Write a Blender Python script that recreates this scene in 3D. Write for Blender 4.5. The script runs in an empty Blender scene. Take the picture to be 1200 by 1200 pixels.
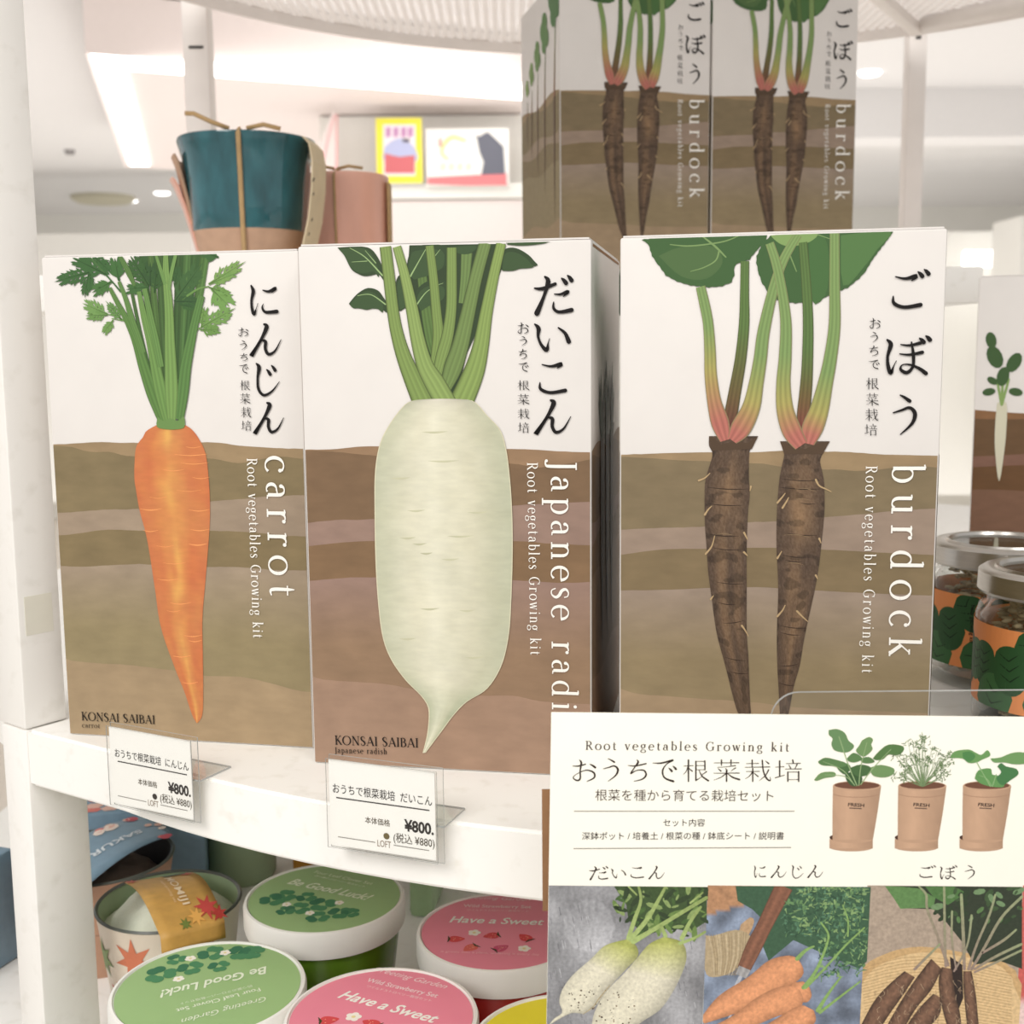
import bpy, bmesh, math, random
from mathutils import Vector, Matrix, noise
R = math.radians
random.seed(7)
scene = bpy.context.scene
COL = scene.collection

# ------------------------------------------------------------------ camera
FPX = 1422.109; PITCH = -0.1331113; ROLL = -0.0094922; EYE = 0.1608233
_c, _s = math.cos(PITCH), math.sin(PITCH)
_zc = Vector((0, -_s, _c)); FW = Vector((0, _c, _s)); _x = Vector((1, 0, 0))
RT = math.cos(ROLL) * _x + math.sin(ROLL) * _zc
UP = -math.sin(ROLL) * _x + math.cos(ROLL) * _zc
CAM = Vector((0, 0, EYE))
cd = bpy.data.cameras.new('camera'); cam = bpy.data.objects.new('camera', cd); COL.objects.link(cam)
cd.sensor_width = 36; cd.sensor_fit = 'HORIZONTAL'; cd.lens = 36 * FPX / 1200
cd.clip_start = 0.01; cd.clip_end = 100
m = Matrix((RT, UP, -FW)).transposed().to_4x4(); m.translation = CAM; cam.matrix_world = m
cd.dof.use_dof = True; cd.dof.focus_distance = 0.45; cd.dof.aperture_fstop = 21
scene.camera = cam

# ------------------------------------------------------------------ world, exposure, shop lamps, added fill lights
w = bpy.data.worlds.new('shop_light'); scene.world = w; w.use_nodes = True
w.node_tree.nodes['Background'].inputs[0].default_value = (1.0, 0.982, 0.965, 1)
w.node_tree.nodes['Background'].inputs[1].default_value = 0.62
vs = scene.view_settings
vs.view_transform = 'Standard'; vs.look = 'None'; vs.gamma = 1; vs.use_curve_mapping = False; vs.exposure = 0.12

def area(name, loc, target, size, power, color=(1, .972, .935), sy=None):
    l = bpy.data.lights.new(name, 'AREA'); l.energy = power; l.color = color; l.size = size
    if sy: l.shape = 'RECTANGLE'; l.size_y = sy
    o = bpy.data.objects.new(name, l); COL.objects.link(o); o.location = loc
    o.rotation_euler = (Vector(target) - Vector(loc)).to_track_quat('-Z', 'Y').to_euler()
    return o
area('ceiling_panel_light', (-0.9, -1.0, 1.35), (0.0, 0.45, 0), 0.9, 25)
area('ceiling_panel_light', (0.7, -0.9, 1.5), (0.1, 0.5, 0), 0.6, 7)
area('upward_fill_light', (0, 8.0, -1.0), (0, 8.0, 3), 9.0, 180, (1, .985, .97), sy=8.0)  # added unseen fill pointing up, brightens the far ceiling
area('bay_fill_light', (-0.5, 4.6, -0.7), (-0.4, 6.1, 0.9), 0.8, 6, (.96, .99, 1))  # added fill hidden behind the boxes, brightens the shaded poster bay
area('upward_fill_light', (0.2, 2.9, -1.0), (0.2, 2.9, 3), 3.0, 12, (1, .98, .96), sy=2.0)  # second added upward fill, for the nearer part of the ceiling

# ------------------------------------------------------------------ projection helpers (real points on real surfaces)
def ray(x, y): return FW + RT * ((x - 600) / FPX) + UP * ((600 - y) / FPX)
def on_z(x, y, z): d = ray(x, y); return CAM + d * ((z - EYE) / d.z)
def on_y(x, y, Y): d = ray(x, y); return CAM + d * (Y / d.y)

def face_map(origin, ex, ez):
    """pixel -> (u, v) metres on the plane through origin spanned by ex, ez"""
    o, ex, ez = Vector(origin), Vector(ex).normalized(), Vector(ez).normalized(); n = ex.cross(ez)
    def f(x, y):
        d = ray(x, y); t = (o - CAM).dot(n) / d.dot(n); p = CAM + d * t - o
        return (p.dot(ex), p.dot(ez))
    return f

# ------------------------------------------------------------------ materials
def lin(c):
    return tuple(((v / 255) / 12.92 if v / 255 <= 0.04045 else ((v / 255 + 0.055) / 1.055) ** 2.4) for v in c)

def mat(name, rgb=(200, 200, 200), rough=0.5, metal=0.0, trans=0.0, emit=0, spec=0.5, n_amt=0.0, n_scale=40, bump=0.0, b_scale=200,
        attr=False, coat=0.0, ior=1.45, n_rgb=None, stretch=(1, 1, 1)):
    m = bpy.data.materials.new(name); m.use_nodes = True
    nt = m.node_tree; N = nt.nodes; L = nt.links; p = N['Principled BSDF']
    p.inputs['Roughness'].default_value = rough; p.inputs['Metallic'].default_value = metal
    p.inputs['Transmission Weight'].default_value = trans; p.inputs['IOR'].default_value = ior
    p.inputs['Specular IOR Level'].default_value = spec; p.inputs['Coat Weight'].default_value = coat
    col = None
    if attr:
        a = N.new('ShaderNodeAttribute'); a.attribute_name = 'Col'; hs = N.new('ShaderNodeHueSaturation'); hs.inputs['Saturation'].default_value = .95; L.new(a.outputs['Color'], hs.inputs['Color']); col = hs.outputs[0]
    else:
        r = N.new('ShaderNodeRGB'); r.outputs[0].default_value = (*lin(rgb), 1); col = r.outputs[0]
    tc = N.new('ShaderNodeTexCoord'); mp = N.new('ShaderNodeMapping'); L.new(tc.outputs['Object'], mp.inputs[0])
    mp.inputs['Scale'].default_value = stretch
    if n_amt:
        nz = N.new('ShaderNodeTexNoise'); nz.inputs['Scale'].default_value = n_scale; nz.inputs['Detail'].default_value = 6
        L.new(mp.outputs[0], nz.inputs['Vector'])
        mx = N.new('ShaderNodeMix'); mx.data_type = 'RGBA'; mx.blend_type = 'MULTIPLY' if n_rgb is None else 'MIX'
        rp = N.new('ShaderNodeMapRange'); L.new(nz.outputs[0], rp.inputs[0])
        if n_rgb is None:
            rp.inputs[1].default_value = .3; rp.inputs[2].default_value = .7; rp.inputs[3].default_value = 1 - n_amt; rp.inputs[4].default_value = 1 + n_amt
            L.new(rp.outputs[0], mx.inputs[7]); mx.inputs[0].default_value = 1
            mx.clamp_result = False
        else:
            rp.inputs[1].default_value = .55; rp.inputs[2].default_value = .75; rp.inputs[3].default_value = 0; rp.inputs[4].default_value = n_amt
            L.new(rp.outputs[0], mx.inputs[0]); mx.inputs[7].default_value = (*lin(n_rgb), 1)
        L.new(col, mx.inputs[6]); col = mx.outputs[2]
    L.new(col, p.inputs['Base Color'])
    if bump:
        nb = N.new('ShaderNodeTexNoise'); nb.inputs['Scale'].default_value = b_scale; L.new(mp.outputs[0], nb.inputs['Vector'])
        bp = N.new('ShaderNodeBump'); bp.inputs['Strength'].default_value = bump; bp.inputs['Distance'].default_value = 0.001
        L.new(nb.outputs[0], bp.inputs['Height']); L.new(bp.outputs[0], p.inputs['Normal'])
    if emit:
        L.new(col, p.inputs['Emission Color']); p.inputs['Emission Strength'].default_value = emit
    return m

M = {
 'card': mat('white_carton_card', (223, 218, 213), .5, n_amt=.015, n_scale=60),
 'ink': mat('printed_ink', rough=.5, spec=.25, attr=True),
 'soilink': mat('printed_soil_ink', rough=.5, spec=.25, attr=True, n_amt=.07, n_scale=170, stretch=(.6, 1, 1.5)),
 'rootink': mat('printed_root_ink', rough=.5, spec=.25, attr=True, n_amt=.05, n_scale=380, stretch=(.45, 1, 1.4)),
 'photoink': mat('photo_print', rough=.4, attr=True, n_amt=.16, n_scale=900),
 'kraft': mat('brown_card', (150, 112, 78), .8, n_amt=.05, n_scale=300),
 'white': mat('white_painted_wood', (244, 241, 236), .45, n_amt=.6, n_scale=90, n_rgb=(226, 222, 214), bump=.05),
 'shelf': mat('white_laminate', (250, 248, 243), .4, n_amt=.5, n_scale=120, n_rgb=(228, 224, 214)),
 'metalwhite': mat('white_powder_coat', (240, 232, 226), .5, n_amt=.02),
 'paper': mat('white_paper', (252, 250, 244), .6, n_amt=.01, n_scale=80),
 'signpaper': mat('ivory_card', (248, 245, 232), .6, n_amt=.012, n_scale=60),
 'clear': mat('clear_acrylic', (250, 252, 252), .02, trans=1, ior=1.3),
 'glass0': mat('clear_glass', (250, 252, 250), .01, trans=1, ior=1.35),
 'steel': mat('brushed_lid_steel', (196, 192, 186), .28, metal=1, n_amt=.06, n_scale=60, stretch=(1, 1, 12)),
 'seed': mat('dried_seed', (186, 168, 134), .7, n_amt=.3, n_scale=90),
 'teal': mat('teal_glaze', (44, 96, 104), .10, n_amt=.42, n_scale=60, coat=.6, stretch=(1, 1, .35), bump=.12, b_scale=60),  # upright tint streaks in the colour stand in for glaze highlights
 'clay': mat('bare_clay', (196, 160, 134), .7, n_amt=.08, n_scale=90),
 'tan': mat('tan_cardboard', (188, 156, 112), .8, n_amt=.1, n_scale=120),
 'tansleeve': mat('beige_sleeve_card', (222, 204, 170), .7, n_amt=.05, n_scale=80),
 'pinkglaze': mat('pink_glaze', (240, 184, 164), .3, n_amt=.07, n_scale=50, stretch=(1, 1, .3), coat=.2),
 'lidwhite': mat('white_plastic_lid', (240, 238, 232), .3, n_amt=.02),
 'greencup': mat('green_cup_wall', (92, 130, 34), .25, n_amt=.08, n_scale=40),
 'redcup': mat('red_cup_wall', (176, 44, 40), .3, n_amt=.08, n_scale=40),
 'yellowcup': mat('yellow_cup_wall', (208, 190, 40), .3, n_amt=.05, n_scale=40),
 'lidgreen': mat('green_lid_paper', (156, 190, 128), .3, n_amt=.03, n_scale=30, coat=.3),
 'lidpink': mat('pink_lid_paper', (238, 138, 158), .3, n_amt=.03, n_scale=30, coat=.3),
 'lidyellow': mat('yellow_lid_paper', (228, 214, 44), .3, n_amt=.03, coat=.3),
 'sage': mat('sage_glaze', (162, 182, 146), .35, n_amt=.05, n_scale=60),
 'darkrim': mat('dark_rim_glaze', (88, 92, 86), .3, n_amt=.05),
 'cream': mat('cream_glaze', (240, 226, 208), .35, n_amt=.03),
 'cloth': mat('pale_green_cloth', (226, 230, 212), .9, n_amt=.05, n_scale=200, bump=.3, b_scale=900),
 'greycloth': mat('grey_cloth_bag', (140, 122, 112), .9, n_amt=.1, n_scale=120, bump=.3, b_scale=700),
 'brownpot': mat('brown_pot', (190, 148, 122), .45, n_amt=.05, n_scale=50),
 'ceiling': mat('ceiling_paint', (236, 234, 233), .9, n_amt=.01),
 'wallfar': mat('far_wall_paint', (246, 244, 238), .8, n_amt=.01),
 'pinkwhite': mat('warm_white_panel', (240, 228, 224), .7, n_amt=.01),
 'floor': mat('shop_floor', (224, 216, 204), .4, n_amt=.03, n_scale=4),
 'lamp': mat('lamp_diffuser', (255, 253, 250), .5, emit=3.0, n_amt=.001),
 'vent': mat('ceiling_vent_metal', (206, 200, 178), .6, n_amt=.03),
 'dark': mat('dark_plastic', (52, 50, 48), .5, n_amt=.05),
 'grey': mat('grey_sensor', (150, 146, 146), .5, n_amt=.05),
}

def thin_clear(name, tint, gl=.6):
    """thin clear sheet: lets light straight through, reflects more at grazing angles"""
    m = bpy.data.materials.new(name); m.use_nodes = True; nt = m.node_tree; N = nt.nodes; L = nt.links
    N.remove(N['Principled BSDF']); o = N['Material Output']
    t = N.new('ShaderNodeBsdfTransparent'); t.inputs[0].default_value = (*tint, 1)
    g = N.new('ShaderNodeBsdfGlossy'); g.inputs['Roughness'].default_value = .04
    f = N.new('ShaderNodeLayerWeight'); f.inputs[0].default_value = .5
    e = N.new('ShaderNodeMath'); e.operation = 'POWER'; e.inputs[1].default_value = 4; L.new(f.outputs['Facing'], e.inputs[0])
    k = N.new('ShaderNodeMath'); k.operation = 'MULTIPLY_ADD'; k.inputs[1].default_value = gl; k.inputs[2].default_value = .025; L.new(e.outputs[0], k.inputs[0])
    x = N.new('ShaderNodeMixShader'); L.new(k.outputs[0], x.inputs[0]); L.new(t.outputs[0], x.inputs[1]); L.new(g.outputs[0], x.inputs[2]); L.new(x.outputs[0], o.inputs[0])
    return m
M['clear'] = thin_clear('clear_acrylic_sheet', (.988, .99, .988), .75)
M['glass'] = thin_clear('clear_jar_glass', (.95, .96, .95), .9)

M['clearedge'] = mat('cut_acrylic_edge', (176, 178, 176), .2, n_amt=.05)

# ------------------------------------------------------------------ object helpers
def link(o, parent=None):
    COL.objects.link(o)
    if parent: o.parent = parent
    return o

def tag(o, label=None, cat=None, group=None, kind=None):
    if label: o['label'] = label
    if cat: o['category'] = cat
    if group: o['group'] = group
    if kind: o['kind'] = kind
    return o

def empty(name, loc, rz=0, label=None, cat=None, group=None):
    o = bpy.data.objects.new(name, None); o.empty_display_size = .02; link(o)
    o.location = loc; o.rotation_euler = (0, 0, rz)
    return tag(o, label, cat, group)

def mesh_obj(name, verts, faces, material, parent=None, smooth=False, cols=None, mats=None, fm=None):
    me = bpy.data.meshes.new(name); me.from_pydata(verts, [], faces); me.update()
    for mm in (mats or [material]): me.materials.append(mm)
    if fm: me.polygons.foreach_set('material_index', fm)
    if smooth: me.polygons.foreach_set('use_smooth', [True] * len(me.polygons))
    if cols:
        a = me.attributes.new('Col', 'FLOAT_COLOR', 'POINT')
        a.data.foreach_set('color', [v for c in cols for v in (*c, 1)])
    return link(bpy.data.objects.new(name, me), parent)

def bm_obj(name, bm, material, parent=None, smooth=False):
    me = bpy.data.meshes.new(name); bm.to_mesh(me); bm.free(); me.materials.append(material)
    if smooth:
        me.polygons.foreach_set('use_smooth', [True] * len(me.polygons))
        me.set_sharp_from_angle(angle=R(35))
    return link(bpy.data.objects.new(name, me), parent)

def box_bm(bm, x0, x1, y0, y1, z0, z1, bev=0, seg=2):
    r = bmesh.ops.create_cube(bm, size=1)
    for v in r['verts']:
        v.co = Vector((x0 + (v.co.x + .5) * (x1 - x0), y0 + (v.co.y + .5) * (y1 - y0), z0 + (v.co.z + .5) * (z1 - z0)))
    if bev:
        es = list({e for v in r['verts'] for e in v.link_edges})
        bmesh.ops.bevel(bm, geom=es, offset=bev, segments=seg, affect='EDGES', profile=.5)
    return bm

def box(name, x0, x1, y0, y1, z0, z1, material, parent=None, bev=0):
    return bm_obj(name, box_bm(bmesh.new(), x0, x1, y0, y1, z0, z1, bev), material, parent, smooth=bev > 0)

def edged(o, axis=1):
    """cut edges of a clear sheet catch the light"""
    o.data.materials.append(M['clearedge'])
    for p in o.data.polygons:
        if abs(p.normal[axis]) < .5: p.material_index = 1
    return o

def lathe(name, prof, material, parent=None, seg=64, sx=1.0, closed=False, loc=None, wob=0, span=None):
    vs_, fs = [], []
    n = len(prof)
    for i in range(seg):
        a = 2 * math.pi * i / seg if not span else span[0] + (span[1] - span[0]) * i / (seg - 1)
        for r, z in prof:
            q = 1 + wob * math.sin(3 * a + 1) * .5 + wob * math.sin(5 * a) * .5
            vs_.append((r * q * math.cos(a), r * q * math.sin(a) * sx, z))
    if span: fs += [tuple(range(n))[::-1], tuple((seg - 1) * n + k for k in range(n))]
    for i in range(seg - (1 if span else 0)):
        j = (i + 1) % seg
        for k in range(n - 1 if not closed else n):
            l = (k + 1) % n
            fs.append((i * n + k, j * n + k, j * n + l, i * n + l))
    o = mesh_obj(name, vs_, fs, material, parent, smooth=True)
    bm = bmesh.new(); bm.from_mesh(o.data); bmesh.ops.remove_doubles(bm, verts=bm.verts, dist=1e-6)
    bmesh.ops.recalc_face_normals(bm, faces=bm.faces); bm.to_mesh(o.data); bm.free()
    o.data.set_sharp_from_angle(angle=R(40))
    if loc: o.location = loc
    return o

def tube(name, pts, r, material, parent=None, seg=8, flat=1.0):
    P = [Vector(p) for p in pts]; vs_, fs = [], []
    for i, p in enumerate(P):
        t = (P[min(i + 1, len(P) - 1)] - P[max(i - 1, 0)]).normalized()
        a = t.cross(Vector((0, 1, 0.01))).normalized(); b = t.cross(a).normalized()
        for k in range(seg):
            g = 2 * math.pi * k / seg
            vs_.append(p + a * (r * math.cos(g)) + b * (r * flat * math.sin(g)))
    for i in range(len(P) - 1):
        for k in range(seg):
            l = (k + 1) % seg
            fs.append((i * seg + k, i * seg + l, (i + 1) * seg + l, (i + 1) * seg + k))
    fs.append(tuple(range(seg))[::-1]); fs.append(tuple((len(P) - 1) * seg + k for k in range(seg)))
    return mesh_obj(name, vs_, fs, material, parent, smooth=True)

# ------------------------------------------------------------------ print artwork (flat ink on real faces)
def catmull(pts, n=6):
    out = []
    P = [tuple(p) for p in pts]
    if len(P) < 3: 
        return [tuple(a + (b - a) * k / n for a, b in zip(P[0], P[1])) for k in range(n + 1)]
    for i in range(len(P) - 1):
        p0, p1, p2, p3 = P[max(i - 1, 0)], P[i], P[i + 1], P[min(i + 2, len(P) - 1)]
        for k in range(n):
            t = k / n
            out.append(tuple(.5 * (2 * b + (-a + c) * t + (2 * a - 5 * b + 4 * c - d) * t * t + (-a + 3 * b - 3 * c + d) * t ** 3)
                             for a, b, c, d in zip(p0, p1, p2, p3)))
    out.append(P[-1]); return out

STEP = 3.2e-5
class Art:
    """flat ink shapes on a face; (u, v) metres, layer = how many inks lie under it"""
    def __init__(s, pmap=None, clip=None, place=None):
        s.pm = pmap; s.clip = clip; s.v = []; s.f = []; s.c = []
        s.place = place or (lambda u, v, h: (u, -h, v)); s.lay = 1; s.n = 0
        s.T = (0, 0, 1, 1)
    def at(s, x0, y0, sc):        # read points off an enlarged crop
        s.T = (x0, y0, sc, sc); return s
    def L(s, p):
        x, y = s.T[0] + p[0] / s.T[2], s.T[1] + p[1] / s.T[2]
        return s.pm(x, y) if s.pm else (x, y)
    def k(s, p):
        a = s.L(p); b = s.L((p[0] + 1, p[1])); return math.hypot(b[0] - a[0], b[1] - a[1])
    def add(s, uv, faces, cols, lay=None):
        s.n = (s.n + 1) % 16
        h = (lay if lay is not None else s.lay) * STEP + s.n * 2e-7; b = len(s.v)
        if not isinstance(cols, list): cols = [cols] * len(uv)
        K = s.clip
        out = [K and not (K[0] <= u <= K[1] and K[2] <= v <= K[3]) for u, v in uv]
        if not any(out):
            s.v += [s.place(u, v, h) for u, v in uv]; s.c += cols
            s.f += [tuple(b + i for i in f) for f in faces]; return
        idx = {}
        def vid(i):
            if i not in idx: idx[i] = len(s.v); s.v.append(s.place(*uv[i], h)); s.c.append(cols[i])
            return idx[i]
        for f in faces:
            if not any(out[i] for i in f): s.f.append(tuple(vid(i) for i in f)); continue
            P = [(uv[i][0], uv[i][1], *cols[i]) for i in f]
            for ax, lim, sg in ((0, K[0], 1), (0, K[1], -1), (1, K[2], 1), (1, K[3], -1)):
                Q = []
                for a, b_ in zip(P, P[1:] + P[:1]):
                    da, db = (a[ax] - lim) * sg, (b_[ax] - lim) * sg
                    if da >= 0: Q.append(a)
                    if (da >= 0) != (db >= 0):
                        t = da / (da - db); Q.append(tuple(x + (y - x) * t for x, y in zip(a, b_)))
                P = Q
                if len(P) < 3: break
            if len(P) >= 3:
                b2 = len(s.v); s.v += [s.place(p[0], p[1], h) for p in P]; s.c += [tuple(p[2:]) for p in P]; s.f.append(tuple(range(b2, b2 + len(P))))
    def poly(s, pts, rgb, lay=None, local=False, smooth=0):
        if smooth: pts = catmull(list(pts) + [pts[0]], smooth)[:-1]
        uv = [tuple(p) if local else s.L(p) for p in pts]
        s.add(uv, [tuple(range(len(uv)))], lin(rgb), lay)
    def ribbon(s, pts, rgb, lay=None, local=False, n=6, rgb2=None, cap=True, edge=None, stripes=0):
        """pts (x, y, w); colours may run from rgb (start) to rgb2 (end); edge = darker outline colour"""
        P = catmull(pts, n)
        Q = [(p[0], p[1], p[2]) if local else (*s.L(p), p[2] * s.k(p)) for p in P]
        m = len(Q); nx = 2 if not (edge or stripes) else 12
        uv, cc = [], []
        for i, q in enumerate(Q):
            a, b = Q[max(i - 1, 0)], Q[min(i + 1, m - 1)]
            dx, dy = b[0] - a[0], b[1] - a[1]; l = math.hypot(dx, dy) or 1
            nxx, nyy = -dy / l, dx / l; hw = max(q[2], 0) / 2
            t = i / (m - 1)
            if callable(rgb): base = rgb(t)
            elif rgb2: base = tuple(x + (y - x) * t for x, y in zip(rgb, rgb2))
            else: base = rgb
            for j in range(nx):
                e = j / (nx - 1) * 2 - 1
                uv.append((q[0] + nxx * hw * e, q[1] + nyy * hw * e))
                col = base
                if stripes: 
                    g = .95 + .075 * math.cos(e * math.pi * stripes + .6) - .05 * e * e; col = tuple(min(255, x * g) for x in col)
                if edge and abs(e) > .9: col = edge
                cc.append(lin(col))
        fs = [(i * nx + j, i * nx + j + 1, (i + 1) * nx + j + 1, (i + 1) * nx + j) for i in range(m - 1) for j in range(nx - 1)]
        s.add(uv, fs, cc, lay)
        if cap and not edge:
            for q, c in ((Q[0], cc[0]), (Q[-1], cc[-1])):
                if q[2] > 0:
                    r = q[2] / 2
                    s.add([(q[0] + r * math.cos(a * math.pi / 5), q[1] + r * math.sin(a * math.pi / 5)) for a in range(10)], [tuple(range(10))], [c] * 10, lay)
    def sweep(s, left, right, colf, ny=90, nx=24, lay=None):
        """fill between two edge lists (top to bottom); colf(u -1..1, t 0..1) -> rgb"""
        def res(E):
            E = catmull(E, 6); d = [0]
            for a, b in zip(E, E[1:]): d.append(d[-1] + math.hypot(a[0] - b[0], a[1] - b[1]))
            out = []; k = 0
            for i in range(ny):
                t = d[-1] * i / (ny - 1)
                while k < len(d) - 2 and d[k + 1] < t: k += 1
                f = (t - d[k]) / ((d[k + 1] - d[k]) or 1); f = min(max(f, 0), 1)
                out.append(tuple(a + (b - a) * f for a, b in zip(E[k], E[k + 1])))
            return out
        A, B = res(left), res(right); uv, cc = [], []
        for i in range(ny):
            a, b = s.L(A[i]), s.L(B[i])
            for j in range(nx):
                e = j / (nx - 1); uv.append((a[0] + (b[0] - a[0]) * e, a[1] + (b[1] - a[1]) * e))
                cc.append(lin(tuple(min(255, max(0, x)) for x in colf(e * 2 - 1, i / (ny - 1)))))
        s.add(uv, [(i * nx + j, i * nx + j + 1, (i + 1) * nx + j + 1, (i + 1) * nx + j) for i in range(ny - 1) for j in range(nx - 1)], cc, lay)
    def blob(s, p, r, rgb, lay=None, n=12, sq=1.0, rot=0, local=False):
        u, v = p if local else s.L(p); rr = r if local else r * s.k(p)
        pts = []
        for i in range(n):
            a = 2 * math.pi * i / n; x, y = rr * math.cos(a), rr * sq * math.sin(a)
            pts.append((u + x * math.cos(rot) - y * math.sin(rot), v + x * math.sin(rot) + y * math.cos(rot)))
        s.add(pts, [tuple(range(n))], lin(rgb), lay)
    # ---- writing
    def glyph(s, g, bb, rgb, wk=1.0, lay=None):
        """brush glyph (strokes on a 100 grid, y down) fitted into bbox bb = (x0, x1, y0, y1) in picture or crop units"""
        S = GL[g]; xs = [p[0] for k in S for p in k]; ys = [p[1] for k in S for p in k]
        ax, bx, ay, by = min(xs), max(xs), min(ys), max(ys)
        fx = (bb[1] - bb[0]) / ((bx - ax) or 1); fy = (bb[3] - bb[2]) / ((by - ay) or 1)
        f = math.sqrt(abs(fx * fy)) if min(bx - ax, by - ay) > 5 else abs(fx)
        for k in S:
            s.ribbon([(bb[0] + (p[0] - ax) * fx, bb[2] + (p[1] - ay) * fy, p[2] * f * wk) for p in k], rgb, lay, n=5)
    def serif(s, text, p0, p1, xh, rgb, lay=None, bold=1.0, track=None, vx=1.0):
        """roman lettering along p0 -> p1 (baseline), x-height xh in picture or crop units"""
        a, b = s.L(p0), s.L(p1); k = s.k(p0); dx, dy = b[0] - a[0], b[1] - a[1]; Lg = math.hypot(dx, dy)
        ux, uy = dx / Lg, dy / Lg; px, py = -uy, ux; sc = xh * k / 45
        adv = [(AD.get(ch, 30)) for ch in text]
        nat = sum(adv) * sc * vx; tr = (Lg - nat) / max(len(text) - 1, 1); x = 0
        for ch, ad in zip(text, adv):
            for st in LT.get(ch, []):
                s.ribbon([(a[0] + ux * (x + q[0] * sc * vx) + px * q[1] * sc, a[1] + uy * (x + q[0] * sc * vx) + py * q[1] * sc, q[2] * sc * bold) for q in st],
                         rgb, lay, local=True, n=4, cap=False)
            x += ad * sc * vx + tr
    def font(s, text, p0, p1, rgb, lay=None, shear=0, hk=1.0, weight=0):
        """plain sans lettering, first to last character spanning p0 -> p1"""
        a, b = s.L(p0), s.L(p1); dx, dy = b[0] - a[0], b[1] - a[1]; Lg = math.hypot(dx, dy)
        ux, uy = dx / Lg, dy / Lg; px, py = -uy, ux
        V, F = text_mesh(text, shear, weight); x0 = min(v[0] for v in V); x1 = max(v[0] for v in V); sc = Lg / (x1 - x0)
        s.add([(a[0] + ux * (v[0] - x0) * sc + px * v[1] * sc * hk, a[1] + uy * (v[0] - x0) * sc + py * v[1] * sc * hk) for v in V], F, lin(rgb), lay)
    def build(s, name, material, parent, label=None):
        o = mesh_obj(name, s.v, s.f, material, parent, cols=s.c); s.v, s.f, s.c = [], [], []
        if label: o['label'] = label
        return o

_tm = {}
def text_mesh(body, shear=0, weight=0):
    key = (body, shear, weight)
    if key in _tm: return _tm[key]
    c = bpy.data.curves.new('lettering', 'FONT'); c.body = body; c.shear = shear; c.resolution_u = 3; c.offset = weight
    o = bpy.data.objects.new('lettering', c); COL.objects.link(o)
    bpy.context.view_layer.update()
    me = bpy.data.meshes.new_from_object(o.evaluated_get(bpy.context.evaluated_depsgraph_get()))
    r = ([tuple(v.co[:2]) for v in me.vertices], [tuple(p.vertices) for p in me.polygons])
    bpy.data.objects.remove(o); bpy.data.curves.remove(c); bpy.data.meshes.remove(me)
    _tm[key] = r; return r

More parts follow.
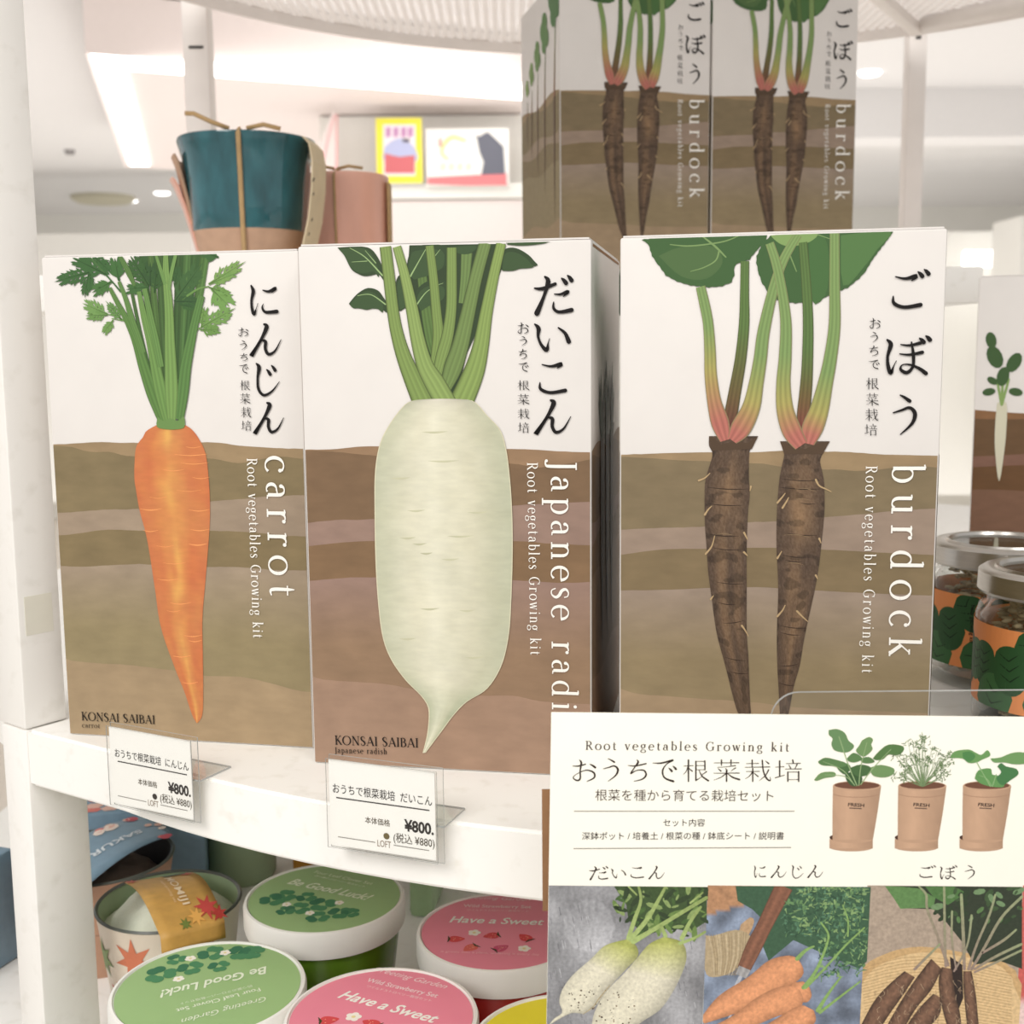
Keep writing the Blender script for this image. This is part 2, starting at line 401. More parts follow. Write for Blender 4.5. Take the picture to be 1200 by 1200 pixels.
# brush strokes for kana and kanji: (x, y, width) on a 100 grid, y down
def _d(x, y, a=12, b=13): return [(x, y, 4), (x + a * .5, y + b * .4, 9), (x + a, y + b, 11)]
KO = [[(20, 14, 3), (48, 19, 7), (78, 13, 12), (66, 24, 3)], [(14, 64, 3), (16, 82, 9), (45, 92, 9), (90, 86, 11)]]
GL = {
 'に': [[(8, 4, 6), (15, 22, 12), (9, 50, 8), (11, 78, 9), (18, 94, 11), (25, 78, 3), (31, 60, 2)],
        [(48, 18, 4), (68, 22, 8), (92, 12, 11), (78, 26, 2)], [(50, 62, 2), (46, 74, 6), (58, 88, 9), (96, 86, 12)]],
 'ん': [[(46, 2, 6), (54, 10, 13), (40, 42, 9), (20, 76, 10), (6, 97, 13), (22, 68, 4), (36, 52, 4), (50, 54, 10), (50, 76, 9), (60, 92, 9), (80, 82, 6), (99, 48, 2)]],
 'じ': [[(14, 2, 5), (24, 14, 13), (19, 45, 8), (22, 78, 9), (42, 96, 9), (72, 84, 6), (99, 56, 2)], _d(52, 20, 13, 14), _d(70, 8, 13, 14)],
 'だ': [[(4, 33, 4), (24, 34, 9), (56, 22, 8)], [(30, 4, 5), (38, 16, 12), (28, 52, 8), (10, 96, 14)],
        [(54, 48, 3), (70, 48, 6), (88, 42, 10), (76, 54, 2)], [(52, 68, 3), (52, 84, 7), (66, 93, 8), (97, 88, 11)], _d(72, 8, 11, 12), _d(87, 1, 10, 12)],
 'い': [[(4, 8, 5), (14, 22, 13), (13, 50, 8), (22, 78, 9), (36, 94, 13), (40, 72, 4), (44, 56, 2)], [(68, 20, 5), (86, 38, 10), (96, 66, 14)]],
 'こ': KO,
 'ご': [[(p[0] * .86, p[1], p[2]) for p in k] for k in KO] + [_d(72, 2, 10, 11), _d(87, -4, 10, 11)],
 'ぼ': [[(6, 10, 5), (14, 22, 11), (7, 52, 7), (8, 78, 9), (14, 95, 10), (20, 78, 3), (26, 64, 2)], [(36, 22, 3), (56, 24, 6), (80, 18, 9)],
        [(34, 46, 3), (56, 48, 6), (84, 42, 9)], [(60, 16, 4), (64, 48, 8), (63, 78, 7), (50, 94, 9), (36, 86, 7), (40, 74, 3), (58, 74, 5), (78, 84, 8), (92, 96, 10)],
        _d(78, 6, 9, 10), _d(92, 0, 9, 10)],
 'う': [[(34, 4, 4), (48, 9, 8), (66, 18, 11)], [(10, 46, 4), (38, 40, 7), (66, 34, 9), (84, 48, 12), (74, 72, 9), (34, 98, 3)]],
 'お': [[(8, 30, 3), (30, 30, 7), (56, 22, 6)], [(34, 4, 5), (40, 16, 10), (36, 50, 7), (36, 84, 8), (24, 92, 8), (10, 80, 5), (24, 64, 3), (58, 48, 6), (86, 58, 9), (88, 80, 8), (62, 96, 4)], _d(72, 22, 20, 14)],
 'ち': [[(12, 28, 3), (40, 30, 7), (80, 20, 7)], [(46, 4, 5), (50, 14, 10), (36, 38, 6), (22, 64, 7), (44, 50, 5), (72, 50, 8), (80, 70, 9), (66, 88, 7), (34, 98, 3)]],
 'で': [[(4, 22, 3), (38, 22, 8), (84, 10, 8), (58, 26, 5), (42, 52, 8), (50, 80, 8), (84, 94, 11)], _d(66, 42, 12, 12), _d(82, 34, 12, 12)],
 '根': [[(4, 30, 3), (40, 28, 4)], [(22, 4, 8), (22, 96, 7)], [(21, 30, 6), (14, 52, 4), (2, 68, 2)], [(24, 40, 3), (36, 52, 7)],
        [(50, 10, 7), (50, 92, 7)], [(50, 10, 3), (84, 10, 4)], [(84, 8, 7), (84, 46, 7)], [(50, 28, 3), (84, 28, 3)], [(50, 46, 3), (84, 46, 3)], [(50, 92, 7), (64, 82, 3), (72, 76, 2)],
        [(62, 48, 4), (74, 74, 7), (97, 93, 9)], [(90, 54, 6), (78, 64, 4), (70, 68, 2)]],
 '菜': [[(6, 16, 3), (94, 15, 5)], [(32, 3, 7), (32, 27, 5)], [(66, 3, 7), (66, 27, 5)], [(82, 28, 5), (50, 33, 3), (18, 36, 3)], [(20, 42, 3), (30, 52, 7)], [(46, 40, 3), (52, 50, 7)],
        [(82, 38, 6), (72, 46, 4), (66, 53, 2)], [(5, 62, 3), (95, 61, 5)], [(50, 52, 8), (50, 98, 7)], [(49, 62, 6), (30, 80, 4), (5, 92, 2)], [(52, 62, 3), (72, 80, 8), (96, 90, 9)]],
 '栽': [[(8, 18, 3), (54, 17, 4)], [(30, 2, 7), (30, 34, 6)], [(3, 35, 3), (97, 33, 5)], [(68, 3, 7), (72, 50, 7), (84, 84, 9), (98, 95, 6), (98, 78, 2)], [(92, 46, 7), (80, 72, 5), (56, 95, 2)],
        [(80, 6, 3), (92, 18, 8)], [(8, 54, 3), (58, 53, 4)], [(32, 40, 7), (32, 98, 7)], [(31, 55, 6), (20, 74, 4), (4, 86, 2)], [(34, 58, 3), (52, 76, 7)]],
 '培': [[(3, 34, 3), (34, 32, 4)], [(18, 6, 8), (18, 76, 7)], [(2, 82, 5), (36, 70, 3)], [(66, 2, 7), (68, 14, 7)], [(42, 18, 3), (94, 17, 5)], [(52, 24, 3), (58, 38, 7)], [(82, 22, 7), (74, 42, 2)],
        [(38, 43, 3), (98, 42, 5)], [(48, 56, 7), (48, 98, 7)], [(48, 56, 3), (88, 56, 4)], [(88, 55, 8), (88, 98, 7)], [(48, 90, 3), (88, 90, 3)]],
}
# roman letters, strokes of (x, y, width), baseline 0, x-height 45
def arc(cx, cy, rx, ry, a0, a1, T=8, t=2.6):
    n = max(3, int(abs(a1 - a0) / 25)); out = []
    for i in range(n + 1):
        a = R(a0 + (a1 - a0) * i / n); out.append((cx + rx * math.cos(a), cy + ry * math.sin(a), t + (T - t) * abs(math.cos(a)) ** 1.3))
    return out
def ln(x0, y0, x1, y1, w=8): return [(x0, y0, w), (x1, y1, w)]
def sf(x, y, l=9): return ln(x - l, y + 1.4, x + l, y + 1.4, 3.4)
def dot(x, y, r=9): return [(x - r * .45, y, r * .5), (x, y, r), (x + r * .45, y, r * .5)]
LT = {
 'a': [ln(29, 4, 29, 30), arc(18, 30, 11, 13.5, 0, 150), dot(9, 36), arc(16, 13, 11.5, 12, 75, 300), [(15, 25, 3), (29, 27, 3)], ln(29, 3, 38, 2, 3)],
 'b': [ln(9, 2, 9, 70), ln(1, 68, 9, 70, 3), arc(21, 22, 16, 21.5, -140, 140)],
 'c': [arc(22, 22, 18, 22, 50, 315), dot(33, 35, 9)],
 'd': [arc(20, 22, 16, 21.5, 40, 320), ln(33, 0, 33, 70), ln(25, 68, 33, 70, 3), sf(36, 0, 5)],
 'e': [arc(20, 22, 17, 22, 5, 315), ln(4, 25, 36, 25, 3)],
 'g': [arc(18, 30, 12.5, 14.5, 0, 360), arc(19, -7, 17, 10.5, 0, 360, 6), ln(11, 17, 9, 5, 3), ln(28, 40, 38, 43, 4)],
 'h': [ln(9, 0, 9, 70), ln(1, 68, 9, 70, 3), arc(22, 28, 13, 16, 0, 150), ln(35, 0, 35, 28), sf(9, 0), sf(35, 0)],
 'i': [ln(10, 0, 10, 44), sf(10, 0), ln(2, 42, 10, 44, 3), dot(10, 61)],
 'k': [ln(9, 0, 9, 70), ln(1, 68, 9, 70, 3), ln(10, 18, 33, 43, 3), ln(17, 26, 37, 1), sf(9, 0), sf(37, 0, 6), sf(32, 42, 6)],
 'l': [ln(10, 0, 10, 70), sf(10, 0), ln(2, 68, 10, 70, 3)],
 'n': [ln(9, 0, 9, 44), ln(1, 42, 9, 44, 3), arc(22, 28, 13, 16, 0, 150), ln(35, 0, 35, 28), sf(9, 0), sf(35, 0)],
 'o': [arc(22, 22, 19, 22, 0, 360)],
 'p': [ln(9, -22, 9, 44), ln(1, 42, 9, 44, 3), arc(21, 22, 16, 21.5, -140, 140), sf(9, -23)],
 'r': [ln(9, 0, 9, 44), ln(1, 42, 9, 44, 3), arc(22, 30, 13, 13.5, 80, 160), dot(28, 40, 9), sf(9, 0)],
 's': [[(27, 33, 3), (24, 42, 3), (14, 44, 3.5), (6, 37, 7), (10, 27, 8), (22, 20, 8), (27, 11, 7), (20, 1, 3.5), (9, 1, 3), (4, 11, 3)]],
 't': [[(12, 60, 2), (12, 44, 7), (12, 12, 8), (16, 2, 6), (27, 4, 2)], ln(3, 43, 26, 43, 3)],
 'u': [ln(9, 43, 9, 14), ln(1, 42, 9, 43, 3), arc(21, 15, 12, 14, 180, 320), ln(34, 0, 34, 44), ln(27, 42, 34, 43, 3), sf(38, 0, 5)],
 'v': [ln(5, 43, 19, 1), ln(19, 1, 32, 43, 3), sf(5, 42, 6), sf(32, 42, 6)],
 'w': [ln(5, 43, 18, 1), ln(18, 1, 28, 43, 3), ln(28, 43, 40, 1), ln(40, 1, 50, 43, 3), sf(5, 42, 6), sf(28, 42, 5), sf(50, 42, 6)],
 'J': [[(16, 66, 8), (16, 0, 8), (13, -12, 5), (3, -14, 3)], sf(16, 64, 9), dot(2, -11, 8)],
 'G': [arc(32, 33, 27, 33, 50, 310), ln(52, 6, 52, 28), sf(51, 28, 9), ln(50, 50, 51, 66, 3)],
 'R': [ln(11, 0, 11, 66), arc(22, 49, 17, 16, -90, 90), ln(11, 65, 22, 65, 3), ln(11, 33, 22, 33, 3), ln(24, 33, 46, 1), sf(11, 0), sf(6, 64, 5), sf(48, 0, 6)],
 'K': [ln(11, 0, 11, 66), ln(12, 28, 42, 65, 3), ln(22, 38, 47, 1), sf(11, 0), sf(11, 64), sf(48, 0, 7), sf(42, 64, 7)],
 'O': [arc(34, 33, 29, 33, 0, 360)],
 'N': [ln(10, 0, 10, 66, 3), ln(10, 66, 50, 0), ln(50, 0, 50, 66, 3), sf(10, 0), sf(8, 64, 6), sf(50, 64)],
 'S': [[(34, 50, 3), (31, 63, 3), (19, 66, 4), (8, 57, 8), (11, 42, 9), (27, 30, 9), (35, 16, 8), (26, 1, 4), (12, 1, 3), (6, 16, 3)]],
 'A': [ln(6, 0, 29, 66, 3), ln(29, 66, 52, 0), ln(15, 22, 44, 22, 3), sf(6, 0, 7), sf(52, 0, 7)],
 'I': [ln(11, 0, 11, 66), sf(11, 0), sf(11, 64)],
 'B': [ln(11, 0, 11, 66), arc(22, 50, 15, 15, -90, 90), arc(24, 18, 18, 17, -90, 90), ln(4, 65, 22, 65, 3), ln(4, 1, 24, 1, 3), ln(11, 35, 24, 35, 3)],
}
AD = dict(a=40, b=42, c=38, d=43, e=39, g=40, h=46, i=21, k=44, l=21, n=46, o=44, p=42, r=32, s=32, t=28, u=45, v=37, w=55,
          J=26, G=62, R=52, K=52, O=68, N=60, S=42, A=58, I=22, B=48)
AD[' '] = 26
BLACK = (24, 20, 20); WHITE = (246, 242, 234)

# ------------------------------------------------------------------ room shell
def struct(o): o['kind'] = 'structure'; return o
struct(box('ceiling', -9, 9, 1.6, 13, 1.56, 1.62, M['ceiling']))
struct(box('floor', -9, 9, -2, 13, -1.2, -1.14, M['floor']))
struct(box('wall_back', -9, 9, 12.6, 12.7, -1.14, 1.56, M['wallfar']))

# hanging soffit with light strip along its underside
p0 = on_z(95, 62, 1.30); 
def soffit():
    root = empty('hanging_soffit', (0, 0, 1.30), label='white box soffit hanging from the ceiling with glowing strips beneath', cat='soffit')
    a = on_z(100, 62, 1.30); b = on_z(640, 112, 1.30); c = on_z(146, 196, 1.30)
    a.z = b.z = c.z = 0; d = b + (c - a); 
    def prism(name, P, z0, z1, m_):
        n = len(P); vs_ = [(p.x, p.y, z0) for p in P] + [(p.x, p.y, z1) for p in P]
        fs = [tuple(range(n))[::-1], tuple(range(n, 2 * n))] + [(i, (i + 1) % n, n + (i + 1) % n, n + i) for i in range(n)]
        return mesh_obj(name, vs_, fs, m_, root)
    prism('fascia_box', [a, b, d, c], 0.0, 0.23, M['pinkwhite'])
    def strip(q):
        P = [on_z(x, y, 1.295) for x, y in q]; prism('light_strip', P, -.012, 0.0, M['lamp'])
    strip([(106, 65), (625, 100), (625, 116), (145, 80)])
    strip([(106, 66), (145, 80), (175, 193), (152, 193)])
soffit()

# far wall bay with posters
bay = empty('display_bay', (-0.6, 6.1, -1.14), label='white display bay wall with a lit ledge behind the pink pot', cat='display')
def bayz(y, Y=6.0): return on_y(500, y, Y).z + 1.14
def bayx(x, Y=6.0): return on_y(x, 200, Y).x + .6
box('back_panel', bayx(372), bayx(640), 0, .06, 0, 2.43, M['wallfar'], bay)
box('ledge', bayx(372), bayx(640), -.22, 0, bayz(236), bayz(219), M['wallfar'], bay, bev=.004)
box('lower_panel', bayx(372), bayx(640), -.2, -.16, 0, bayz(238), M['pinkwhite'], bay)

def poster(name, px, Y, rgb, label, cat='poster'):
    a, b = on_y(px[0], px[3], Y), on_y(px[1], px[2], Y)
    r = empty(name, (a.x, Y, a.z), label=label, cat=cat)
    box('board', 0, b.x - a.x, 0, .02, 0, b.z - a.z, M['paper'], r)
    art = Art(face_map((a.x, Y - .001, a.z), (1, 0, 0), (0, 0, 1)), clip=(0, b.x - a.x, 0, b.z - a.z), place=lambda u, v, h: (u, -h * 20 - .001, v))
    return r, art, (a, b)
r, A, _ = poster('yellow_poster', (442, 494, 138, 215), 5.85, None, 'yellow-bordered poster with purple title and red and blue picture')
A.poly([(440, 136), (496, 136), (496, 218), (440, 218)], (250, 240, 60), 1)
A.poly([(449, 146), (487, 146), (487, 206), (449, 206)], (248, 240, 245), 2)
for i, x in enumerate((452, 461, 470, 478)): A.poly([(x, 150), (x + 6, 149), (x + 6, 160), (x, 161)], (206, 150, 196), 3)
A.poly([(451, 172), (460, 165), (470, 162), (478, 166), (487, 175), (487, 190), (451, 190)], (190, 196, 232), 3, smooth=3)
A.poly([(451, 180), (468, 184), (486, 182), (486, 203), (451, 203)], (216, 110, 116), 4)
A.poly([(472, 162), (480, 163), (480, 167), (472, 167)], (110, 104, 120), 4)
A.build('poster_print', M['ink'], r)
r, A, _ = poster('cat_poster', (500, 596, 150, 218), 5.85, None, 'white poster with a grey cat silhouette above a red band')
A.poly([(501, 208), (594, 203), (594, 219), (501, 216)], (238, 130, 134), 1)
A.poly([(558, 158), (562, 160), (568, 156), (572, 155), (580, 162), (590, 172), (592, 204), (564, 205), (567, 190), (562, 178)], (112, 114, 126), 2)
A.ribbon([(545, 165, 3), (530, 161, 4), (520, 170, 4), (518, 180, 3), (524, 186, 3)], (250, 226, 150), 2)
for x in (516, 526, 536, 546): A.poly([(x, 192), (x + 6, 191), (x + 6, 199), (x, 200)], (250, 240, 206), 2)
A.poly([(514, 163), (518, 162), (518, 172), (514, 172)], (240, 170, 160), 2)
A.build('poster_print', M['ink'], r)
# pink pennant standing beside
a = on_y(374, 214, 5.8); 
r = empty('pink_pennant', a, label='pale pink pointed pennant left of the yellow-bordered poster', cat='pennant')
A = Art(face_map(tuple(a), (1, 0, 0), (0, 0, 1)), place=lambda u, v, h: (u, -h * 20, v))
vs_ = [A.L(p) for p in [(372, 214), (374, 170), (391, 128), (396, 214)]]
mesh_obj('cloth_flag', [(u, 0, v) for u, v in vs_] + [(u, .01, v) for u, v in vs_], [(0, 1, 2, 3), (7, 6, 5, 4), (0, 4, 5, 1), (1, 5, 6, 2), (2, 6, 7, 3), (3, 7, 4, 0)], M['pinkwhite'], r)
A.ribbon([(376, 205, 3), (384, 165, 3), (392, 135, 2)], (246, 190, 190)); A.ribbon([(395, 135, 2), (394, 205, 3)], (246, 180, 180))
A.build('flag_print', M['ink'], r)

# ceiling fittings
def disc(name, x, y, rx, m_, label, cat, zc=1.545, group=None, sq=1.0, th=.02):
    p = on_z(x, y, zc); r_ = rx / FPX * (p - CAM).dot(FW)
    o = lathe(name, [(0, 0), (r_ * .8, 0), (r_, th * .5), (r_, th), (0, th)], m_, seg=24, loc=p)
    return tag(o, label, cat, group)
disc('ceiling_vent', 121, 238, 36, M['vent'], 'round yellowish ceiling vent at the upper left', 'vent', 1.5, th=.06)
disc('ceiling_sensor', 82, 181, 6, M['grey'], 'small grey ceiling sensor left of the glowing strip', 'sensor', 1.53, th=.04)
disc('ceiling_sensor', 1153, 160, 5, M['grey'], 'small grey ceiling sensor right of the right-hand post', 'sensor', 1.53, th=.04)
for x, y, rr, lb in ((190, 228, 9, 'round ceiling spot lamp just left of the teal pot'), (157, 237, 4, 'tiny ceiling spot lamp at the right end of the round vent'), (84, 257, 6, 'ceiling spot lamp below the round vent, the upper of two'),
                  (90, 267, 8, 'ceiling spot lamp below the round vent, the lower of two'), (1112, 161, 14, 'bright ceiling spot lamp right of the right-hand post'),
                  (1019, 88, 13, 'bright ceiling spot lamp touching the edge of the top right box'), (1120, 270, 6, 'small ceiling spot lamp low over the front burdock box'), (1136, 298, 9, 'ceiling spot lamp low at the right, above the bright bar')):
    disc('ceiling_spotlight', x, y, rr, M['lamp'], lb, 'light', 1.545)
# far right: bulkheads and lit cases
struct(box('trim_1', 1.0, 9, 6.9, 7.2, 1.30, 1.56, M['ceiling']))
tag(box('wall_cabinet', .9, 8.2, 9.4, 9.8, -1.14, 1.02, M['wallfar'], bev=.02), 'long white wall cabinet far back at the right', 'cabinet')
a = on_y(1131, 306, 9.0); b = on_y(1200, 298, 9.0)
tag(box('light_bar', a.x, b.x + .5, 9.0, 9.06, a.z - .04, b.z + .03, M['lamp'], bev=.01), 'bright horizontal light bar low at the far right', 'light')
a = on_y(1180, 315, 8.5)
tag(box('pillar', a.x, a.x + .8, 8.3, 8.8, -1.14, 1.02, M['wallfar'], bev=.02), 'short white pillar at the right edge above the radish box', 'pillar')
a = on_y(48, 258, 9.5); b = on_y(205, 285, 9.5)
tag(box('far_counter', a.x - 2, b.x + 1.5, 9.5, 10.1, -1.14, a.z - .1, M['wallfar'], bev=.01), 'long white counter far away at the left', 'counter')

# ------------------------------------------------------------------ display stand
CX, CY = .138, .856
def disc_shelf(name, z1, th, rad, m_, cy=CY, label='', edge=.0015):
    prof = [(0, z1), (rad - edge, z1), (rad - edge * .3, z1 - edge * .3), (rad, z1 - edge), (rad, z1 - th + edge), (rad - edge, z1 - th), (0, z1 - th)]
    o = lathe(name, prof, m_, seg=192); o.location = (CX, cy, 0); return tag(o, label, 'shelf')
def front_shelf():
    R0 = .4835; a0 = math.atan2(.4735 - CY, -.163 - CX); P = []
    n = 150; a1 = a0 + 2 * math.pi - .16
    for i in range(n + 1): a = a0 + (a1 - a0) * i / n; P.append((CX + R0 * math.cos(a), CY + R0 * math.sin(a)))
    P += [(-.1990, .5225), (-.2100, .5070)]
    bm = bmesh.new(); vs_ = [bm.verts.new((x, y, -.025)) for x, y in P]; f = bm.faces.new(vs_)
    r = bmesh.ops.extrude_face_region(bm, geom=[f]); bmesh.ops.translate(bm, vec=(0, 0, .025), verts=[v for v in r['geom'] if isinstance(v, bmesh.types.BMVert)])
    bmesh.ops.recalc_face_normals(bm, faces=bm.faces)
    es = [e for e in bm.edges if abs(e.verts[0].co.z - e.verts[1].co.z) < 1e-6]
    bmesh.ops.bevel(bm, geom=es, offset=.0012, segments=2, affect='EDGES')
    o = bm_obj('display_shelf', bm, M['shelf'], None, True); return tag(o, 'round white display shelf with a thick rim carrying the three front boxes', 'shelf')
front_shelf()
disc_shelf('lower_shelf', -.175, .02, .52, M['shelf'], label='round white lower shelf under the lidded cups and pots')
ri = box('riser_shelf', -.36, .325, .846, 1.12, .1894, .2144, M['shelf'], bev=.0015); tag(ri, 'white upper riser shelf behind the front boxes holding the pots and back boxes', 'shelf')
for x, lb in ((-.30, 'white support block under the left end of the riser shelf'), (.06, 'white support block under the middle of the riser shelf')):
    tag(box('riser_support', x - .02, x + .02, .92, 1.08, 0, .1894, M['metalwhite'], bev=.001), lb, 'support')

# left upright
K = Vector((-.2106, .5064, 0)); yaw = math.atan2(.78, .6) - math.pi / 2  # side face runs back along (.6,.78)
def upright(name, wd, dp, z0, z1, label):
    r = empty(name, (K.x, K.y, z0), math.atan2(.78, .6) - math.pi / 2, label, 'post')
    box('post_tube', -wd, 0, 0, dp, 0, z1 - z0, M['white'], r, bev=.0012); return r
up = upright('upright_post', .022, .0200, 0.0, .75, 'wide white upright post at the left edge above the shelf')
lo = upright('lower_post', .020, .028, -.175, -.0003, 'white square leg under the left end of the front shelf')
# tape on the upright's side face
tp = box('tape', .0, .0002, .003, .016, .041, .058, mat('clear_tape', (226, 222, 208), .25, n_amt=.05), up); tp['label'] = 'yellowed strip of clear tape'
cb = box('shelf_bracket', -.1795, -.1755, .522, .526, -.034, -.0252, M['grey'], bev=.0005); tag(cb, 'tiny grey metal bracket under the front shelf beside the leg', 'bracket')

# rear posts and mesh top
def rear_post(px, y0, wd, Y, label):
    p = on_y(px, y0, Y); r = empty('rear_post', (p.x, Y, -1.14), 0, label, 'post', )
    box('post_tube', -wd / 2, wd / 2, 0, wd, 0, 1.14 + .62, M['metalwhite'], r, bev=.001); return r
rl = rear_post(229, 60, .0235, 1.17, 'white square post behind the teal pot carrying the mesh shelf')
rr_ = rear_post(1076, 60, .0190, 1.335, 'white square post at the upper right with a square black hole')
box('screw_hole', -.003, .0025, -.0006, .0002, 1.14 + .4815, 1.14 + .4875, M['dark'], rr_)
box('screw_hole', -.006, .0075, -.0006, .0002, 1.14 + .4395, 1.14 + .4420, M['dark'], rl)

def mesh_shelf():
    RR, cy, z = .52, .83, .48
    root = empty('mesh_shelf', (CX, cy, z), label='round white expanded-metal mesh shelf seen from below along the top', cat='shelf')
    seg = 160
    lathe('rim', [(RR - .003, -.010), (RR, -.010), (RR, .008), (RR - .003, .008)], M['metalwhite'], root, seg=seg, closed=True)
    0 and lathe('inner_ring', [(RR - .030, -.004), (RR - .018, -.004), (RR - .018, .001), (RR - .030, .001)], M['metalwhite'], root, seg=seg, closed=True)
    vs_, fs = [], []
    def bar(x0, y0, x1, y1, w_, h):
        dx, dy = x1 - x0, y1 - y0; l = math.hypot(dx, dy); nx, ny = -dy / l * w_ / 2, dx / l * w_ / 2; b = len(vs_)
        for z_ in (.001, .001 + h):
            vs_.extend([(x0 - nx, y0 - ny, z_), (x1 - nx, y1 - ny, z_), (x1 + nx, y1 + ny, z_), (x0 + nx, y0 + ny, z_)])
        fs.extend([(b, b + 3, b + 2, b + 1), (b + 4, b + 5, b + 6, b + 7), (b, b + 1, b + 5, b + 4), (b + 2, b + 3, b + 7, b + 6)])
    r0 = RR - .002
    for ang in (R(27), R(-27)):
        ca, sa = math.cos(ang), math.sin(ang); d = -r0 + .006
        while d < r0:
            h = math.sqrt(max(r0 * r0 - d * d, 0)); bar(-sa * d - ca * h, ca * d - sa * h, -sa * d + ca * h, ca * d + sa * h, .0013, .0012); d += .0078
    o = mesh_obj('wire_mesh', vs_, fs, M['metalwhite'], root); o['kind'] = 'stuff'
    for t in (R(58), R(-35)):
        b_ = box('radial_bar', 0.02, RR - .004, -.006, .006, -.012, -.003, M['metalwhite'], root, bev=.001); b_.rotation_euler = (0, 0, t)
mesh_shelf()
# cross beam going right from the right rear post
a = on_z(1083, 24, .478); b = on_z(1230, -10, .478)
tag(tube('cross_beam', [(a.x, a.y, .474), ((a.x + b.x) / 2 + 0, (a.y + b.y) / 2, .474), (b.x, b.y, .474)], .009, M['metalwhite'], seg=6), 'white bar running right from the top of the right-hand post', 'beam')

# ------------------------------------------------------------------ growing-kit boxes
W_, H_, D_ = .110, .1996, .1137
def carton(name, xy, yaw, z, label, group=None, flap=0):
    r = empty(name, (xy[0], xy[1], z), -yaw, label, 'box', group)
    o = box('carton_body', 0, W_, 0, D_, 0, H_, M['card'], r, bev=.0009)
    # top closing panel, slightly sprung at its right end
    b = bmesh.new(); box_bm(b, .001, W_ - .001, .0012, D_ - .001, H_ + .0001, H_ + .0007)
    for v in b.verts:
        v.co.z += flap * math.sin(min(1, max(0, v.co.y / D_)) * math.pi) 
    bm_obj('top_flap', b, M['card'], r)
    o = box('tuck_edge', W_ - .0005, W_ + .0001, .004, D_ - .006, H_ - .0022, H_ - .0012, M['kraft'], r)
    return r
def fmap(xy, yaw, z): return face_map((xy[0], xy[1], z), (math.cos(yaw), -math.sin(yaw), 0), (0, 0, 1))
CLIP = (.0006, W_ - .0006, .0006, H_ - .0006)
H0 = 5e-5
front = lambda u, v, h: (u, -h - H0, v)
CA, RA, BU = ((-.1896, .5004), .1985), ((-.0790, .4612), .1773), ((.0391, .4380), .2193)

def soil(art, bands, cols, x0, x1, lay=1):
    """bands: list of boundary point lists (top edges); each colour fills down to the next boundary"""
    for i, (b, c) in enumerate(zip(bands, cols)):
        nb = bands[i + 1] if i + 1 < len(bands) else [(x0 - 10, 1000), (x1 + 10, 1000)]
        P = catmull(b, 5); Q = catmull(nb, 5)
        P = [(x0 - 8, P[0][1])] + P + [(x1 + 8, P[-1][1])]; Q = [(x0 - 8, Q[0][1])] + Q + [(x1 + 30, Q[-1][1])]
        xs = [x0 - 8 + (x1 - x0 + 16) * k / 46 for k in range(47)]
        def yat(E, x):
            for a, b_ in zip(E, E[1:]):
                if a[0] <= x <= b_[0] and b_[0] > a[0]: return a[1] + (b_[1] - a[1]) * (x - a[0]) / (b_[0] - a[0])
            return E[0][1] if x < E[0][0] else E[-1][1]
        n = 10; uv, cc = [], []
        for x in xs:
            ya, yb = yat(P, x), yat(Q, x)
            ya += .5 * noise.noise(Vector((x * .15, i * 7.3, 0)))
            for k in range(n):
                t = k / (n - 1); uv.append(art.L((x, ya + (yb - ya) * t + (1.5 if k == n - 1 else 0))))
                col = c
                if isinstance(c[0], tuple):
                    q = min(1, t * 1.6); col = tuple(a + (b_ - a) * q for a, b_ in zip(c[0], c[1]))
                g = 1 + .05 * noise.noise(Vector((x * .03, (ya + (yb - ya) * t) * .03, i)))
                cc.append(lin(tuple(v * g for v in col)))
        art.add(uv, [(i_ * n + k, (i_ + 1) * n + k, (i_ + 1) * n + k + 1, i_ * n + k + 1) for i_ in range(46) for k in range(n - 1)], cc, lay + i * .3)

SUB = 'おうちで根菜栽培'
def subtitle(art, rows, rgb=BLACK, wk=.9):
    for ch, (x0, x1, y0, y1) in zip(SUB, rows): art.glyph(ch, (x0, x1, y0, y1), rgb, wk)

# ---------- carrot box
cb = carton('carrot_kit_box', *CA, 0, 'white and brown carton with a printed orange carrot, leftmost of the three front boxes')
A = Art(fmap(*CA, 0), clip=CLIP, place=front)
soil(A, [
 [(58, 521), (82, 520), (117, 518), (152, 519), (249, 518.5), (278, 522), (322, 525), (357, 526)],
 [(58, 522), (82, 523.5), (106, 529.5), (129, 529.5), (158, 535), (243, 537), (278, 542.7), (307, 538), (330, 535), (357, 538)],
 [(64, 601), (88, 600), (126, 597), (158, 596.5), (246, 587.7), (281, 585), (310, 582), (358, 580)],
 [(65.6, 627.7), (88, 625.6), (126, 620.7), (170, 622), (246, 622), (292, 623.6), (336, 627.7), (358, 628.5)],
 [(68, 663.5), (103, 664), (123, 662.7), (161, 661), (182, 662), (246, 664.4), (278, 664.4), (322, 668), (360, 668.5)],
 [(73.7, 768.5), (82.5, 773.8), (117, 777.3), (152, 779.3), (205, 786), (240, 791.9), (284, 793.3), (322, 802), (348, 809), (364, 811)]],
 [(156, 132, 98), (130, 114, 82), (156, 137, 116), (130, 113, 80), ((157, 139, 118), (146, 131, 96)), (163, 140, 108)], 48, 366)
A.build('soil_print', M['soilink'], cb)
A.lay = 8
